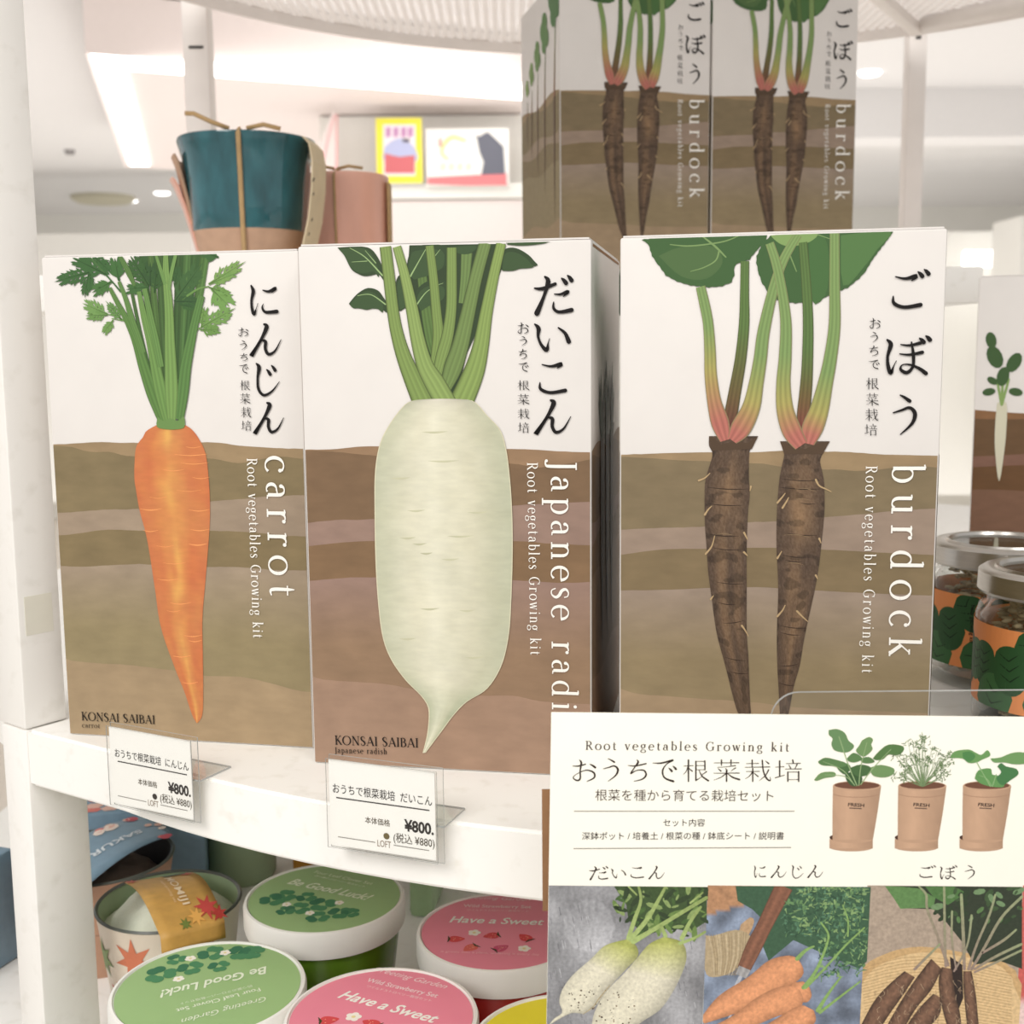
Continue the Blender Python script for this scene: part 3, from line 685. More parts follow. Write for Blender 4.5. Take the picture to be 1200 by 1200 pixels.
def carrot_col(u, t):
    n = noise.noise(Vector((u * 1.2, t * 7, 3))); n2 = noise.noise(Vector((u * 3, t * 30, 9)))
    hl = max(0, 1 - abs(u + .08) * 1.9) * (0.55 + .5 * noise.noise(Vector((u, t * 5, 1))))
    base = (200, 117, 62); hl *= 1 + .9 * noise.noise(Vector((u * 3, t * 12, 7)))
    c = [base[0] + 26 * hl + 5 * n2, base[1] + 56 * hl + 12 * n + 7 * n2, base[2] + 20 * hl + 8 * n]
    e = max(0, abs(u) - .85) * 40; return (c[0] - e * .4, c[1] - e, c[2] - e * .3)
cl = [(184, 498), (172, 505), (168, 512), (160, 524), (158, 545), (158, 562), (160, 575), (164, 598), (173, 633), (181.7, 688), (189, 735), (205, 781.7), (216.7, 811), (225.4, 837), (231, 847.3)]
cr = [(217, 498), (225, 503), (234, 515), (241.5, 532.5), (245, 561.7), (246.4, 589), (246, 618), (241.5, 676.7), (237.7, 723), (238, 764), (238.5, 808), (237.5, 837), (231.5, 847.3)]
A.sweep(cl, cr, carrot_col, 120, 26, lay=8)
for x0, x1, y, w_ in ((205, 243, 533, 1), (212, 245, 543, .8), (192, 216, 551, .8), (226, 246, 560, .8), (208, 236, 575, .6), (165, 190, 597, 1.2), (222, 246, 598, 1), (168, 186, 622, 1), (224, 246, 621, 1.2),
                  (222, 243, 638, 1.4), (192, 218, 660, .7), (185, 210, 679, .9), (200, 224, 707, 1), (196, 212, 716, .7), (216, 237, 745, 1.1), (221, 237, 751, 1.1), (203, 224, 769, 1), (214, 232, 800, .9), (218, 236, 524, .7), (176, 196, 583, .6), (184, 204, 640, .6)):
    A.ribbon([(x0, y - .6, .3), ((x0 + x1) / 2, y + .8, w_), (x1, y - 1, .3)], (236, 152, 82), 9)
A.build('root_print', M['rootink'], cb)
G1, G2, G3 = (62, 100, 54), (104, 142, 72), (142, 174, 94)
def jag(art, base, tip, wd, rgb, n=5, lay=10):
    """deeply cut leaflet: blade with pointed fingers fanning toward the tip"""
    b, t = Vector(base), Vector(tip); d = t - b; l = d.length; d.normalize(); nrm = Vector((-d.y, d.x))
    def finger(o, dr, ln_, w_, dl):
        e = o + dr * ln_; m_ = o + dr * ln_ * .55
        art.ribbon([(o.x, o.y, w_ * .6), (m_.x, m_.y, w_), (e.x, e.y, .4)], rgb, lay + dl, n=3, cap=False)
    wd *= 1.55; finger(b, d, l * 1.05, wd * .34, 0)
    for k in range(n):
        f = .22 + .62 * k / max(n - 1, 1); o = b + d * (l * f * .8)
        for sd in (1, -1):
            a = R(62 - 34 * f + random.uniform(-7, 7)) * sd; dr = d * math.cos(a) + nrm * math.sin(a)
            L_ = wd * (1.12 - .5 * abs(f - .45)) * random.uniform(.85, 1.15)
            finger(o, dr, L_, wd * .25, .02)
            o2 = o + dr * L_ * .45; a2 = a * .35; finger(o2, d * math.cos(a2) + nrm * math.sin(a2), L_ * .62, wd * .18, .03)
    art.ribbon([(b.x, b.y, wd * .09), (t.x, t.y, .2)], tuple(v * .74 for v in rgb), lay + .5, n=2, cap=False)
Z1 = (60, 280, 6)
# back stems and dark leaves first
A.at(*Z1)
for i, (x0, y0, x1, y1, wt, wb, c) in enumerate([(640, 100, 800, 1250, 44, 30, (64, 92, 50)), (700, 110, 812, 1250, 40, 26, (84, 116, 60)), (760, 110, 830, 1260, 44, 30, (74, 104, 56)), (900, 110, 870, 1260, 46, 24, (66, 96, 52)),
                                   (960, 110, 905, 1200, 50, 30, (84, 120, 64)), (1010, 120, 900, 1280, 34, 24, (70, 104, 56)), (560, 330, 780, 1240, 22, 22, (74, 108, 56)), (1070, 120, 950, 900, 40, 34, (80, 114, 58)), (1100, 110, 990, 700, 34, 40, (90, 128, 66))]):
    A.ribbon([(x0, y0, wt), ((x0 * .6 + x1 * .4), y0 * .55 + y1 * .45, wt * 1.1), (x1, y1, wb)], c, 9 + i * .1, edge=tuple(v * .72 for v in c), stripes=2)
A.poly([(640, 110), (1120, 105), (1050, 240), (1000, 330), (900, 340), (860, 290), (700, 330), (640, 260)], (60, 92, 50), 9.05)
for b, t, wd, c in (((390, 250), (150, 130), 62, G1), ((300, 120), (430, 240), 40, G1), ((270, 235), (35, 300), 48, G1), ((270, 235), (240, 410), 34, G1), ((280, 240), (275, 370), 24, G1), ((430, 300), (295, 375), 44, (72, 112, 58)),
                ((480, 295), (450, 140), 50, (66, 106, 56)), ((690, 340), (535, 355), 42, (66, 104, 56)), ((690, 330), (560, 120), 56, (60, 94, 50)), ((700, 330), (700, 170), 44, (56, 86, 50)), ((870, 440), (1060, 180), 60, (66, 100, 56)), ((870, 440), (1075, 440), 36, (58, 90, 52)),
                ((900, 460), (1040, 490), 26, (62, 98, 52)), ((730, 380), (745, 190), 40, (58, 90, 48)), ((1180, 130), (1090, 100), 40, G1), ((870, 330), (900, 180), 30, (60, 94, 52))):
    jag(A, b, t, wd, c, 5, 10.5)
for b, t, wd, c in (((400, 530), (230, 455), 44, (112, 150, 82)), ((400, 535), (250, 540), 34, (104, 142, 74)), ((440, 570), (370, 665), 32, (108, 146, 76)), ((500, 570), (390, 440), 30, (98, 138, 72)),
                ((1110, 320), (1360, 165), 46, (120, 154, 82)), ((1110, 320), (1330, 230), 34, (112, 150, 78)), ((1130, 350), (1250, 470), 60, (112, 152, 78)), ((1110, 340), (1260, 390), 30, (104, 142, 70)),
                ((1060, 620), (1290, 490), 50, (112, 150, 78)), ((1060, 620), (1080, 480), 34, (106, 144, 72)), ((1050, 640), (1190, 640), 34, (104, 142, 70))):
    jag(A, b, t, wd, c, 5, 11)
A.ribbon([(400, 530, 6), (460, 545, 8), (510, 572, 12)], (104, 142, 74), 11); A.ribbon([(430, 560, 6), (510, 575, 8)], (104, 142, 74), 11)
A.ribbon([(1020, 645, 10), (1060, 620, 8)], G2, 11); A.ribbon([(960, 400, 14), (1040, 350, 12), (1110, 335, 8)], G2, 11)
A.ribbon([(390, 250, 6), (440, 310, 10), (490, 370, 12)], G1, 11); A.ribbon([(270, 120, 6), (340, 200, 10), (440, 310, 10)], (74, 110, 60), 11)
# main stems
st = [([(415, 345, 26), (470, 450, 34), (540, 580, 44), (600, 720, 58), (655, 900, 76), (720, 1100, 84), (790, 1290, 60)], (96, 134, 68)),
      ([(480, 300, 24), (530, 430, 34), (575, 580, 44), (615, 690, 44), (650, 800, 40)], (100, 138, 72)),
      ([(480, 110, 26), (545, 230, 40), (590, 330, 22)], (92, 128, 66)),
      ([(620, 370, 30), (660, 560, 46), (700, 720, 56), (730, 860, 70), (775, 1080, 84), (820, 1290, 50)], (112, 150, 78)),
      ([(660, 350, 36), (700, 540, 44), (740, 720, 50), (775, 900, 46)], (106, 144, 76)),
      ([(1060, 400, 50), (1020, 560, 56), (985, 720, 66), (950, 900, 78), (930, 1080, 80), (905, 1270, 60)], (94, 134, 70)),
      ([(810, 110, 34), (812, 250, 48), (832, 500, 62), (838, 720, 72), (845, 900, 84), (850, 1080, 90), (852, 1290, 54)], (122, 158, 84)),
      ([(740, 110, 20), (775, 220, 26), (805, 320, 24)], (112, 150, 80)), ([(880, 110, 24), (850, 240, 26), (832, 360, 20)], (118, 156, 84))]
for i, (P, c) in enumerate(st): A.ribbon(P, c, 12 + i * .4, edge=tuple(v * .74 for v in c), stripes=3)
A.at(0, 0, 1)
A.poly([(185.5, 488), (192, 493), (200, 490), (209, 493), (216, 488), (217, 500), (208, 503), (196, 503), (184.5, 500)], (106, 140, 76), 15.5, smooth=3)
A.build('leaf_print', M['ink'], cb)
A.lay = 16
for g, bb in (('に', (295, 325, 335, 368)), ('ん', (295, 330, 380, 417)), ('じ', (301, 328, 426, 463)), ('ん', (299, 333, 472, 508))): A.glyph(g, bb, BLACK)
subtitle(A, [(280, 291, 384, 394), (281.5, 289, 399, 410), (282, 290, 414, 423), (281, 291, 427, 437), (282, 293, 446, 457), (282, 293.5, 461, 473), (283, 294.5, 477, 489), (283.5, 295, 493, 504.5)])
A.serif('carrot', (311, 534), (317, 698), 22, WHITE)
A.serif('Root vegetables Growing kit', (290, 537), (297.5, 747), 8, WHITE, vx=.86)
A.build('title_lettering', M['ink'], cb)
A.serif('KONSAI SAIBAI', (96.5, 843.5), (182.5, 848), 6.2, BLACK, vx=.98, bold=1.15)
A.serif('carrot', (97, 852), (118, 853), 3.6, BLACK)
A.build('caption_lettering', M['ink'], cb)

# ---------- radish box
rb = carton('radish_kit_box', *RA, 0, 'white and brown carton with a printed white radish, middle of the three front boxes', flap=.0022)
A = Art(fmap(*RA, 0), clip=CLIP, place=front)
soil(A, [
 [(357, 527), (391, 526.5), (406.7, 525), (443, 523), (592, 526), (623, 526.7), (656.7, 529), (692, 530)],
 [(357, 528), (390, 529), (440, 534), (597, 543), (623, 548), (657, 545), (692, 538)],
 [(360.7, 612.7), (400, 609), (440, 608), (599, 592.7), (630, 590.7), (691.7, 588)],
 [(361.7, 640), (400, 636), (440, 634), (600, 634), (640, 636.7), (691.7, 639)],
 [(364, 680.7), (406.7, 677), (440, 676.7), (600, 680), (656.7, 683), (691.7, 682)],
 [(366, 790.7), (376.7, 796), (416.7, 799), (453, 801.7), (483, 807), (553, 815), (600, 815), (626.7, 820.7), (646.7, 823), (691.7, 825)]],
 [(150, 120, 90), (124, 98, 72), (150, 123, 109), (130, 102, 73), ((151, 123, 110), (145, 117, 91)), (158, 128, 106)], 348, 694)
A.build('soil_print', M['soilink'], rb)
def radish_col(u, t):
    n = noise.noise(Vector((u * 1.5, t * 9, 5))); n2 = noise.noise(Vector((u * 4, t * 26, 2)))
    hl = max(0, 1 - abs(u + .15) * 1.15); tip = max(0, (t - .78) / .22)
    c = [199 + 24 * hl + 7 * n + 5 * n2, 196 + 24 * hl + 6 * n + 5 * n2, 170 + 27 * hl + 5 * n + 6 * n2]
    if abs(u) > .45: q = abs(u) - .45; c = [c[0] - 16 * q, c[1] - 8 * q, c[2] - 10 * q]
    top = max(0, 1 - t * 9); c = [c[0] - 18 * top, c[1] - 22 * top, c[2] - 10 * top]
    k = math.sin(min(1, tip * 1.0) * math.pi) * 14
    return (c[0] - k * 1.1, c[1] - k * .8, c[2] - k * .9)
rl_ = [(517, 467.2), (500, 467.8), (483, 470), (473, 477), (458, 497), (446.7, 520), (441, 553), (440.5, 600), (441.7, 660), (445, 710), (450, 746.7), (460, 773), (476.7, 796.7), (493, 813), (501.7, 825), (504, 836.7), (502, 860), (496.7, 881)]
rr2 = [(519, 467.2), (537, 467.6), (555, 470.5), (570, 486.7), (585, 503), (591.7, 523), (596, 553), (599, 593), (600, 643), (598, 710), (595, 746.7), (586.7, 780), (570, 806.7), (546.7, 821.7), (531.7, 836.7), (516.7, 856.7), (498, 881.7)]
A.lay = 8
A.sweep([(x - 1.2, y + (1 if y > 870 else 0)) for x, y in rl_], [(x + 1.2, y) for x, y in rr2], lambda u, t: (212, 206, 176), 90, 3, lay=13.5)
A.sweep(rl_, rr2, radish_col, 120, 30, lay=14)
for x, y, l, dk in ((492, 637, 16, 14), (488, 598, 20, 10), (540, 628, 30, 9), (500, 648, 14, 18), (478, 630, 18, 12), (504, 713, 22, 12), (528, 655, 20, 6), (470, 560, 22, 7), (520, 540, 36, 7), (548, 715, 18, 8), (478, 748, 20, 9), (560, 600, 24, 8), (510, 506, 30, 8), (556, 770, 22, 8)):
    A.ribbon([(x - l / 2, y, .3), (x, y + .8, 2.4), (x + l / 2, y - .6, .3)], (206 - dk, 204 - dk, 172 - dk), 14.6)
A.build('root_print', M['rootink'], rb, )
DK = (56, 74, 48); ST = (132, 156, 84)
A.at(390, 270, 4.444)
A.poly([(400, 78), (900, 70), (880, 200), (800, 420), (700, 640), (640, 880), (570, 885), (520, 760), (470, 520), (430, 330), (390, 240)], (54, 70, 46), 8)
for i, (P, c) in enumerate([([(700, 90, 62), (690, 250, 50), (675, 380, 40)], (112, 138, 78)), ([(460, 180, 50), (485, 400, 55), (510, 560, 55), (530, 660, 30)], (96, 124, 66))]):
    A.ribbon(P, c, 8.3 + i * .1, edge=tuple(v * .6 for v in c), stripes=3)
for P in ([(25, 90), (60, 130), (80, 170), (100, 205), (130, 225), (165, 238), (200, 235), (240, 228), (268, 262), (262, 200), (235, 140), (200, 97), (150, 84), (80, 86)],
          [(85, 382), (110, 350), (140, 322), (185, 300), (235, 312), (262, 345), (285, 385), (282, 428), (255, 408), (215, 405), (185, 412), (140, 403), (105, 402)],
          [(395, 215), (388, 175), (400, 125), (430, 82), (590, 80), (600, 170), (560, 205), (500, 235), (460, 245), (420, 255)],
          [(455, 415), (432, 360), (440, 310), (475, 275), (520, 260), (590, 268), (592, 335), (545, 365), (500, 385)],
          [(878, 205), (890, 110), (925, 90), (970, 98), (1020, 128), (1050, 160), (1067, 182), (1025, 190), (985, 192), (940, 205)],
          [(900, 68), (950, 45), (1050, 46), (1135, 42), (1148, 55), (1100, 66), (1020, 74), (960, 74)],
          [(335, 330), (330, 270), (350, 232), (395, 245), (430, 330), (440, 390), (385, 400), (345, 418)],
          [(610, 82), (760, 74), (740, 110), (690, 125), (640, 112)]):
    A.poly(P, DK, 9, smooth=3); A.poly([(p[0] * .86 + .14 * P[0][0] + 6, p[1] * .86 + .14 * P[0][1] + 6) for p in P], (64, 86, 54), 9.2, smooth=3)
for P in ([(90, 92, 3), (170, 140, 5), (260, 235, 8)], [(170, 105, 2), (225, 170, 5)], [(130, 340, 3), (200, 335, 4), (275, 385, 7)], [(405, 240, 8), (450, 160, 5), (490, 90, 3)], [(520, 150, 4), (560, 100, 2)], [(100, 165, 2), (180, 160, 4)],
          [(440, 385, 7), (490, 320, 4), (560, 280, 2)], [(530, 290, 3), (575, 275, 2)]):
    A.ribbon(P, (150, 178, 118), 9.6)
for i, (P, c) in enumerate([
  ([(505, 80, 45), (525, 250, 48), (540, 420, 52), (550, 540, 58), (540, 640, 56), (520, 700, 20)], (128, 152, 82)),
  ([(620, 90, 52), (620, 250, 55), (618, 400, 56), (600, 540, 62), (570, 650, 64), (545, 750, 50)], (130, 154, 84)),
  ([(795, 65, 66), (745, 250, 68), (705, 430, 76), (665, 600, 88), (625, 720, 96), (590, 820, 60)], (118, 142, 80)),
  ([(878, 68, 52), (840, 230, 56), (800, 430, 66), (772, 600, 84), (735, 740, 108), (668, 900, 124)], (140, 164, 88)),
  ([(275, 85, 60), (295, 250, 62), (312, 400, 62), (332, 520, 66), (365, 640, 76), (412, 760, 92), (480, 915, 112)], (132, 156, 84)),
  ([(335, 85, 45), (375, 230, 52), (412, 400, 64), (442, 560, 74), (480, 700, 88), (535, 800, 108), (600, 915, 110)], (144, 168, 94))]):
    A.ribbon(P, c, 10 + i * .4, edge=tuple(v * .55 for v in c), stripes=4)
A.at(0, 0, 1)
A.build('leaf_print', M['ink'], rb)
A.lay = 14
for g, bb in (('だ', (626.7, 670, 323, 367)), ('い', (627, 666.7, 380, 410)), ('こ', (633, 662.7, 426.7, 460)), ('ん', (628, 669, 469, 508.5))): A.glyph(g, bb, BLACK)
subtitle(A, [(607, 619, 378, 391), (609, 617, 394, 405), (608, 617, 409, 420.7), (608, 619, 425, 435), (607, 620, 446, 457), (607, 620, 462, 474), (607, 620, 479, 490.7), (607.5, 620, 495, 507)])
A.serif('Japanese radish', (645.5, 539), (647.5, 879), 20.5, WHITE)
A.serif('Root vegetables Growing kit', (618, 542), (622, 767), 8.4, WHITE, vx=.88)
A.build('title_lettering', M['ink'], rb)
A.serif('KONSAI SAIBAI', (393, 872), (490.7, 875.5), 7.0, BLACK, vx=.98, bold=1.15)
A.serif('Japanese radish', (393, 882), (454, 883.6), 4.6, BLACK, vx=.8)
A.build('caption_lettering', M['ink'], rb)

# right faces: soil and darker vegetable row
def side_art(root, cols, right=True, dark=False, veg=None):
    if right: pl = lambda u, v, h: (W_ + h + H0, u, v)
    else: pl = lambda u, v, h: (-h - H0, u, v)
    S = Art(None, clip=(.0006, D_ - .0006, .0006, H_ - .0006), place=pl)
    ys = [.1235, .120, .098, .090, .075, .036]
    n = 24
    for i, (y, c) in enumerate(zip(ys, cols)):
        y2 = ys[i + 1] if i + 1 < len(ys) else 0
        P = [(D_ * k / n, y + .0022 * math.sin(k * .35 + i * 1.7)) for k in range(n + 1)]; Q = [(D_ * k / n, y2 + .0022 * math.sin(k * .35 + (i + 1) * 1.7) - .0003 if y2 else 0) for k in range(n + 1)]
        uv = [p for a, b_ in zip(P, Q) for p in (a, b_)]
        S.add(uv, [(2 * k, 2 * k + 2, 2 * k + 3, 2 * k + 1) for k in range(n)], lin(c), 1 + i * .3)
    S.build('side_soil_print', M['soilink'], root)
    if veg: veg(S); S.build('side_vegetable_print', M['ink'], root)
CC = [(154, 130, 92), (128, 112, 76), (154, 134, 110), (128, 111, 74), (144, 129, 94), (160, 136, 102)]
CR = [(148, 116, 84), (122, 94, 66), (148, 118, 102), (128, 98, 66), (142, 112, 84), (156, 124, 100)]
def veg_burdock(S):
    for i, (u, hgt) in enumerate(((.014, 1.0), (.041, .74), (.062, .56), (.080, .42), (.094, .30))):
        top = .124 + .058 * hgt; w_ = .0052 * (.35 + .65 * hgt)
        S.poly([(u - w_ * .45, .124), (u + w_ * .45, .124), (u + w_ * .3, .124 - .05 * hgt), (u, .124 - .09 * hgt), (u - w_ * .3, .124 - .05 * hgt)], (92, 66, 46), 8, local=True)
        S.ribbon([(u, .123, w_ * .7), (u - .002 * hgt, .123 + .03 * hgt, w_ * .4), (u - .004 * hgt, top - .01, w_ * .3)], (150, 100, 74), 8.5, local=True, rgb2=(112, 150, 86))
        for dx, dz, rr in ((-.006, 0, 1), (.004, .006, 1.1), (-.001, .015, .9), (.002, -.007, .7)):
            S.blob((u + dx * hgt, top + dz * hgt), .011 * hgt * rr + .001, (74 + 12 * i, 118 + 8 * i, 66), 9 + rr * .3, sq=.72, rot=.6, local=True)
def veg_dark(S):
    for i, u in enumerate((.035, .055, .074)):
        for k in range(9):
            x = u + random.uniform(-.012, .012); z_ = random.uniform(.125, .158)
            S.ribbon([(u, .124, .003), ((u + x) / 2, (z_ + .124) / 2, .005), (x, z_, .0006)], (54, 66, 44), 8 + k * .02, local=True)
        S.poly([(u - .006, .126), (u + .006, .126), (u + .005, .08), (u, .04), (u - .005, .08)], (70, 52, 38), 8.5, local=True)
def veg_radish(S):
    for i, (u, k) in enumerate(((.0150, .80), (.043, 1.08), (.077, 1.28))):
        g = .1235; w_ = .0062 * k
        S.poly([(u - w_ * .5, g + .004), (u + w_ * .5, g + .004), (u + w_ * .62, g - .012 * k), (u + w_ * .5, g - .03 * k), (u + .0004, g - .052 * k), (u - w_ * .5, g - .03 * k), (u - w_ * .62, g - .012 * k)], (206, 202, 178), 8, local=True, smooth=3)
        for dx in (-.004, 0, .004): S.ribbon([(u, g + .003, .002 * k), (u + dx * k, g + .022 * k, .0015 * k)], (132, 160, 90), 8.3, local=True)
        for dx, dz, rx, ro in ((-.009, .013, .0045, .2), (.009, .013, .0048, -.2), (-.007, .021, .004, -.6), (0, .024, .007, 1.4), (-.006, .038, .0085, 2.0), (.007, .034, .0075, 1.1), (-.009, .050, .006, 1.8)):
            S.blob((u + dx * k, g + dz * k), rx * k, (64, 92, 52), 9 + dz * 9, sq=.6, rot=ro, local=True)
side_art(cb, CC); side_art(rb, CR, veg=veg_dark)

# ---------- burdock box
bb_ = carton('burdock_kit_box', *BU, 0, 'white and brown carton with two printed burdock roots, rightmost of the three front boxes')
A = Art(fmap(*BU, 0), clip=CLIP, place=front)
soil(A, [
 [(725, 533), (783, 531), (826, 530), (883, 530), (920, 528), (966, 529), (1000, 530), (1033, 532.5), (1100, 534)],
 [(725, 535), (762, 537), (804, 540), (826, 540), (878, 543), (892, 543), (918, 547), (964, 550), (980, 550), (1004, 551.7), (1033, 550), (1066.7, 546), (1098, 548)],
 [(726, 621), (762.5, 619), (825, 617), (879, 612), (908, 611), (966.7, 606), (1012.5, 602.5), (1054, 598), (1098, 596)],
 [(726, 650.4), (775, 644), (825, 643), (879, 642), (908, 642), (966.7, 644), (1033, 647.5), (1096, 650.4)],
 [(726, 692), (783, 691), (829, 689), (879, 688), (908, 689), (958, 692), (1012.5, 695), (1094, 698)],
 [(726, 806.7), (746, 813), (783, 816), (825, 819), (883, 823), (925, 828), (990, 832), (1092, 836)]],
 [(154, 130, 96), (128, 112, 84), (152, 132, 115), (128, 110, 80), ((152, 134, 118), (142, 125, 94)), (158, 135, 106)], 726, 1096)
bsoil = A.build('soil_print', M['soilink'], bb_)
def bur_col(ph):
    def f(u, t):
        n = noise.noise(Vector((u * 1.6 + ph, t * 6, 5))); n2 = noise.noise(Vector((u * 9 + ph, t * 60, 2))); n3 = noise.noise(Vector((u * 1.3, t * 34, ph)))
        hl = max(0, 1 - abs(u - .05) * 1.15) * max(0, .75 + n * 1.2) * (1 if t < .72 else max(0, (1 - t) / .28)); hl *= min(1, t * 7)
        n4 = noise.noise(Vector((u * 22, t * 150, ph))) * 15 + n2 * 12
        c = [86 + 46 * hl + n4, 69 + 35 * hl + n4 * .95, 56 + 20 * hl + n4 * .85]
        if n3 > .28: c = [v * .82 for v in c]
        return tuple(c)
    return f
B1l = [(831, 511), (831, 522), (835, 533), (829, 554), (826, 570), (826, 610), (828, 640), (830, 670), (834, 700), (840, 742), (850, 780), (860, 820), (866, 838), (880, 868)]
B1r = [(888.5, 511), (881, 524), (878, 532), (877.5, 560), (878.5, 580), (876.5, 600), (875, 640), (875, 690), (875, 740), (877, 770), (878, 800), (880, 837), (882, 868)]
B2l = [(914, 517), (918, 524), (919, 533), (915.5, 550), (913, 565), (910.5, 600), (910, 640), (912, 690), (910.5, 740), (911, 780), (912, 800), (914, 837), (916, 864)]
B2r = [(972.5, 517), (965, 530), (961, 540), (964, 555), (966, 570), (966, 600), (963, 632), (960, 660), (955, 690), (948, 722), (942, 750), (937, 780), (930, 805), (924, 837), (918, 864)]
A.sweep(B1l, B1r, bur_col(1.3), 260, 40, lay=8); A.sweep(B2l, B2r, bur_col(6.1), 260, 40, lay=8)
for x0, y0, x1, y1 in ((829, 571, 876, 573), (829, 590, 870, 592), (832, 626, 866, 628), (836, 642, 868, 644), (840, 682, 872, 684), (842, 706, 862, 708), (848, 730, 872, 727), (850, 770, 874, 774), (856, 787, 877, 789), (914, 571, 962, 573),
                   (916, 561, 958, 563), (938, 589, 955, 590), (924, 625, 958, 627), (916, 650, 944, 653), (920, 656, 940, 658), (914, 733, 945, 736), (915, 741, 938, 744), (914, 780, 935, 778), (913, 800, 931, 803)):
    A.ribbon([(x0, y0, .3), ((x0 + x1) / 2, (y0 + y1) / 2 + 1.2, 1.0), (x1, y1, .3)], (50, 38, 30), 9, n=3)
for x0, y0, x1, y1 in ((838, 626, 860, 627), (932, 573, 958, 577), (918, 627, 950, 630), (922, 660, 942, 662), (930, 585, 950, 586)):
    A.ribbon([(x0, y0, .2), ((x0 + x1) / 2, y0 - .6, .7), (x1, y1, .2)], (142, 118, 88), 9.2, n=3)
RTL = (182, 154, 112)
for P in ([(819, 563), (826, 560), (832, 554.5)], [(826, 603), (830, 597), (834, 593)], [(827, 649), (834, 640), (837.5, 628)], [(833, 702), (836, 698)], [(880, 570), (879, 575)], [(872, 624), (876, 632)], [(872, 647), (876, 651)],
          [(869.5, 733), (873, 738), (877, 745)], [(956, 562), (960, 569), (968, 573), (974, 576)], [(911, 589), (917, 582), (920, 578)], [(917, 595), (922, 587), (924, 583)], [(911, 654), (916, 646)], [(960, 631), (962, 636)], [(956, 674), (958, 678)],
          [(911, 722), (917, 715), (920, 709)], [(934, 716), (940, 722), (946.5, 728)]):
    m_ = len(P); A.ribbon([(x, y, 2.4 - 1.4 * i / (m_ - 1)) if P[0][0] > P[-1][0] or True else (x, y, 1) for i, (x, y) in enumerate(P)], RTL, 9.6)
A.build('root_print', M['rootink'], bb_)
# crown stems: green to yellow to red
def stemcol(top=(130, 158, 94), mid=(174, 164, 92), low=(186, 110, 96), t1=.42, t2=.72, shade=1.0):
    def f(t):
        if t < t1: c = top
        elif t < t2: q = (t - t1) / (t2 - t1); c = tuple(a + (b - a) * q for a, b in zip(top, mid))
        else: q = (t - t2) / (1 - t2); c = tuple(a + (b - a) * min(1, q * 1.5) for a, b in zip(mid, low))
        return tuple(v * shade for v in c)
    return f
LG = (66, 98, 56)
A.at(740, 260, 3.75)
def serr(pts):
    out = []
    for (a, b), (c, d_) in zip(pts, pts[1:] + pts[:1]):
        l = math.hypot(c - a, d_ - b); n = max(1, int(l / 13)); nx_, ny_ = -(d_ - b) / (l or 1), (c - a) / (l or 1)
        for k in range(n): q = (2.2 if k % 2 else -1.2) * random.uniform(.4, 1.2); t = k / n; out.append((a + (c - a) * t - nx_ * q, b + (d_ - b) * t - ny_ * q))
    return out
A.poly(serr([(45, 78), (75, 100), (90, 150), (115, 185), (150, 235), (200, 262), (260, 280), (340, 288), (400, 283), (440, 265), (452, 235), (450, 210), (460, 185), (490, 178), (520, 165), (555, 120), (590, 90), (600, 40), (300, 50)]), LG, 9)
A.poly(serr([(610, 62), (572, 100), (550, 150), (548, 180), (560, 230), (575, 270), (600, 310), (640, 342), (720, 358), (780, 350), (850, 332), (900, 310), (950, 290), (1000, 250), (1030, 215), (1060, 165), (1110, 100), (1162, 26), (900, 20)]), LG, 9)
A.poly([(780, 60), (850, 70), (870, 200), (850, 325), (790, 342)], (72, 108, 60), 9.3, smooth=3); A.poly([(920, 60), (1140, 40), (1080, 120), (1020, 200), (930, 280)], (84, 120, 68), 9.3, smooth=3)
A.poly([(120, 150), (220, 110), (360, 110), (400, 180), (330, 250), (220, 240)], (80, 108, 64), 9.3, smooth=4)
A.poly([(610, 60), (690, 55), (815, 52), (780, 90), (700, 108), (650, 95)], (128, 158, 92), 9.5, smooth=4)
for P in ([(170, 100, 4), (260, 106, 6), (400, 88, 6), (480, 58, 4)], [(310, 62, 6), (370, 110, 9), (415, 155, 6)], [(385, 130, 8), (370, 170, 6), (320, 200, 5), (260, 218, 3)], [(690, 130, 6), (725, 218, 4)], [(815, 55, 5), (880, 78, 3)]):
    A.ribbon(P, (122, 150, 92), 9.8)
S2 = [(500, 175, 34), (495, 330, 36), (492, 440, 40)]
A.at(0, 0, 1)
A.ribbon([(873, 306, 10.1), (872.5, 345, 10.6), (872, 380, 12.3), (868, 420, 13.4), (861, 460, 14.6), (855, 492, 15.7), (849, 508, 12.6)], stemcol((96, 124, 66), (112, 92, 58), (108, 60, 54), .35, .7), 10, edge=(74, 80, 46), stripes=3)
A.ribbon([(941, 284, 10.1), (945, 335, 11.2), (947, 380, 12.3), (946, 430, 13.4), (944, 460, 14.6), (941, 490, 14.6), (942, 505, 8.4)], stemcol((94, 122, 66), (118, 94, 58), (130, 68, 60), .42, .72), 10, edge=(74, 80, 46), stripes=3)
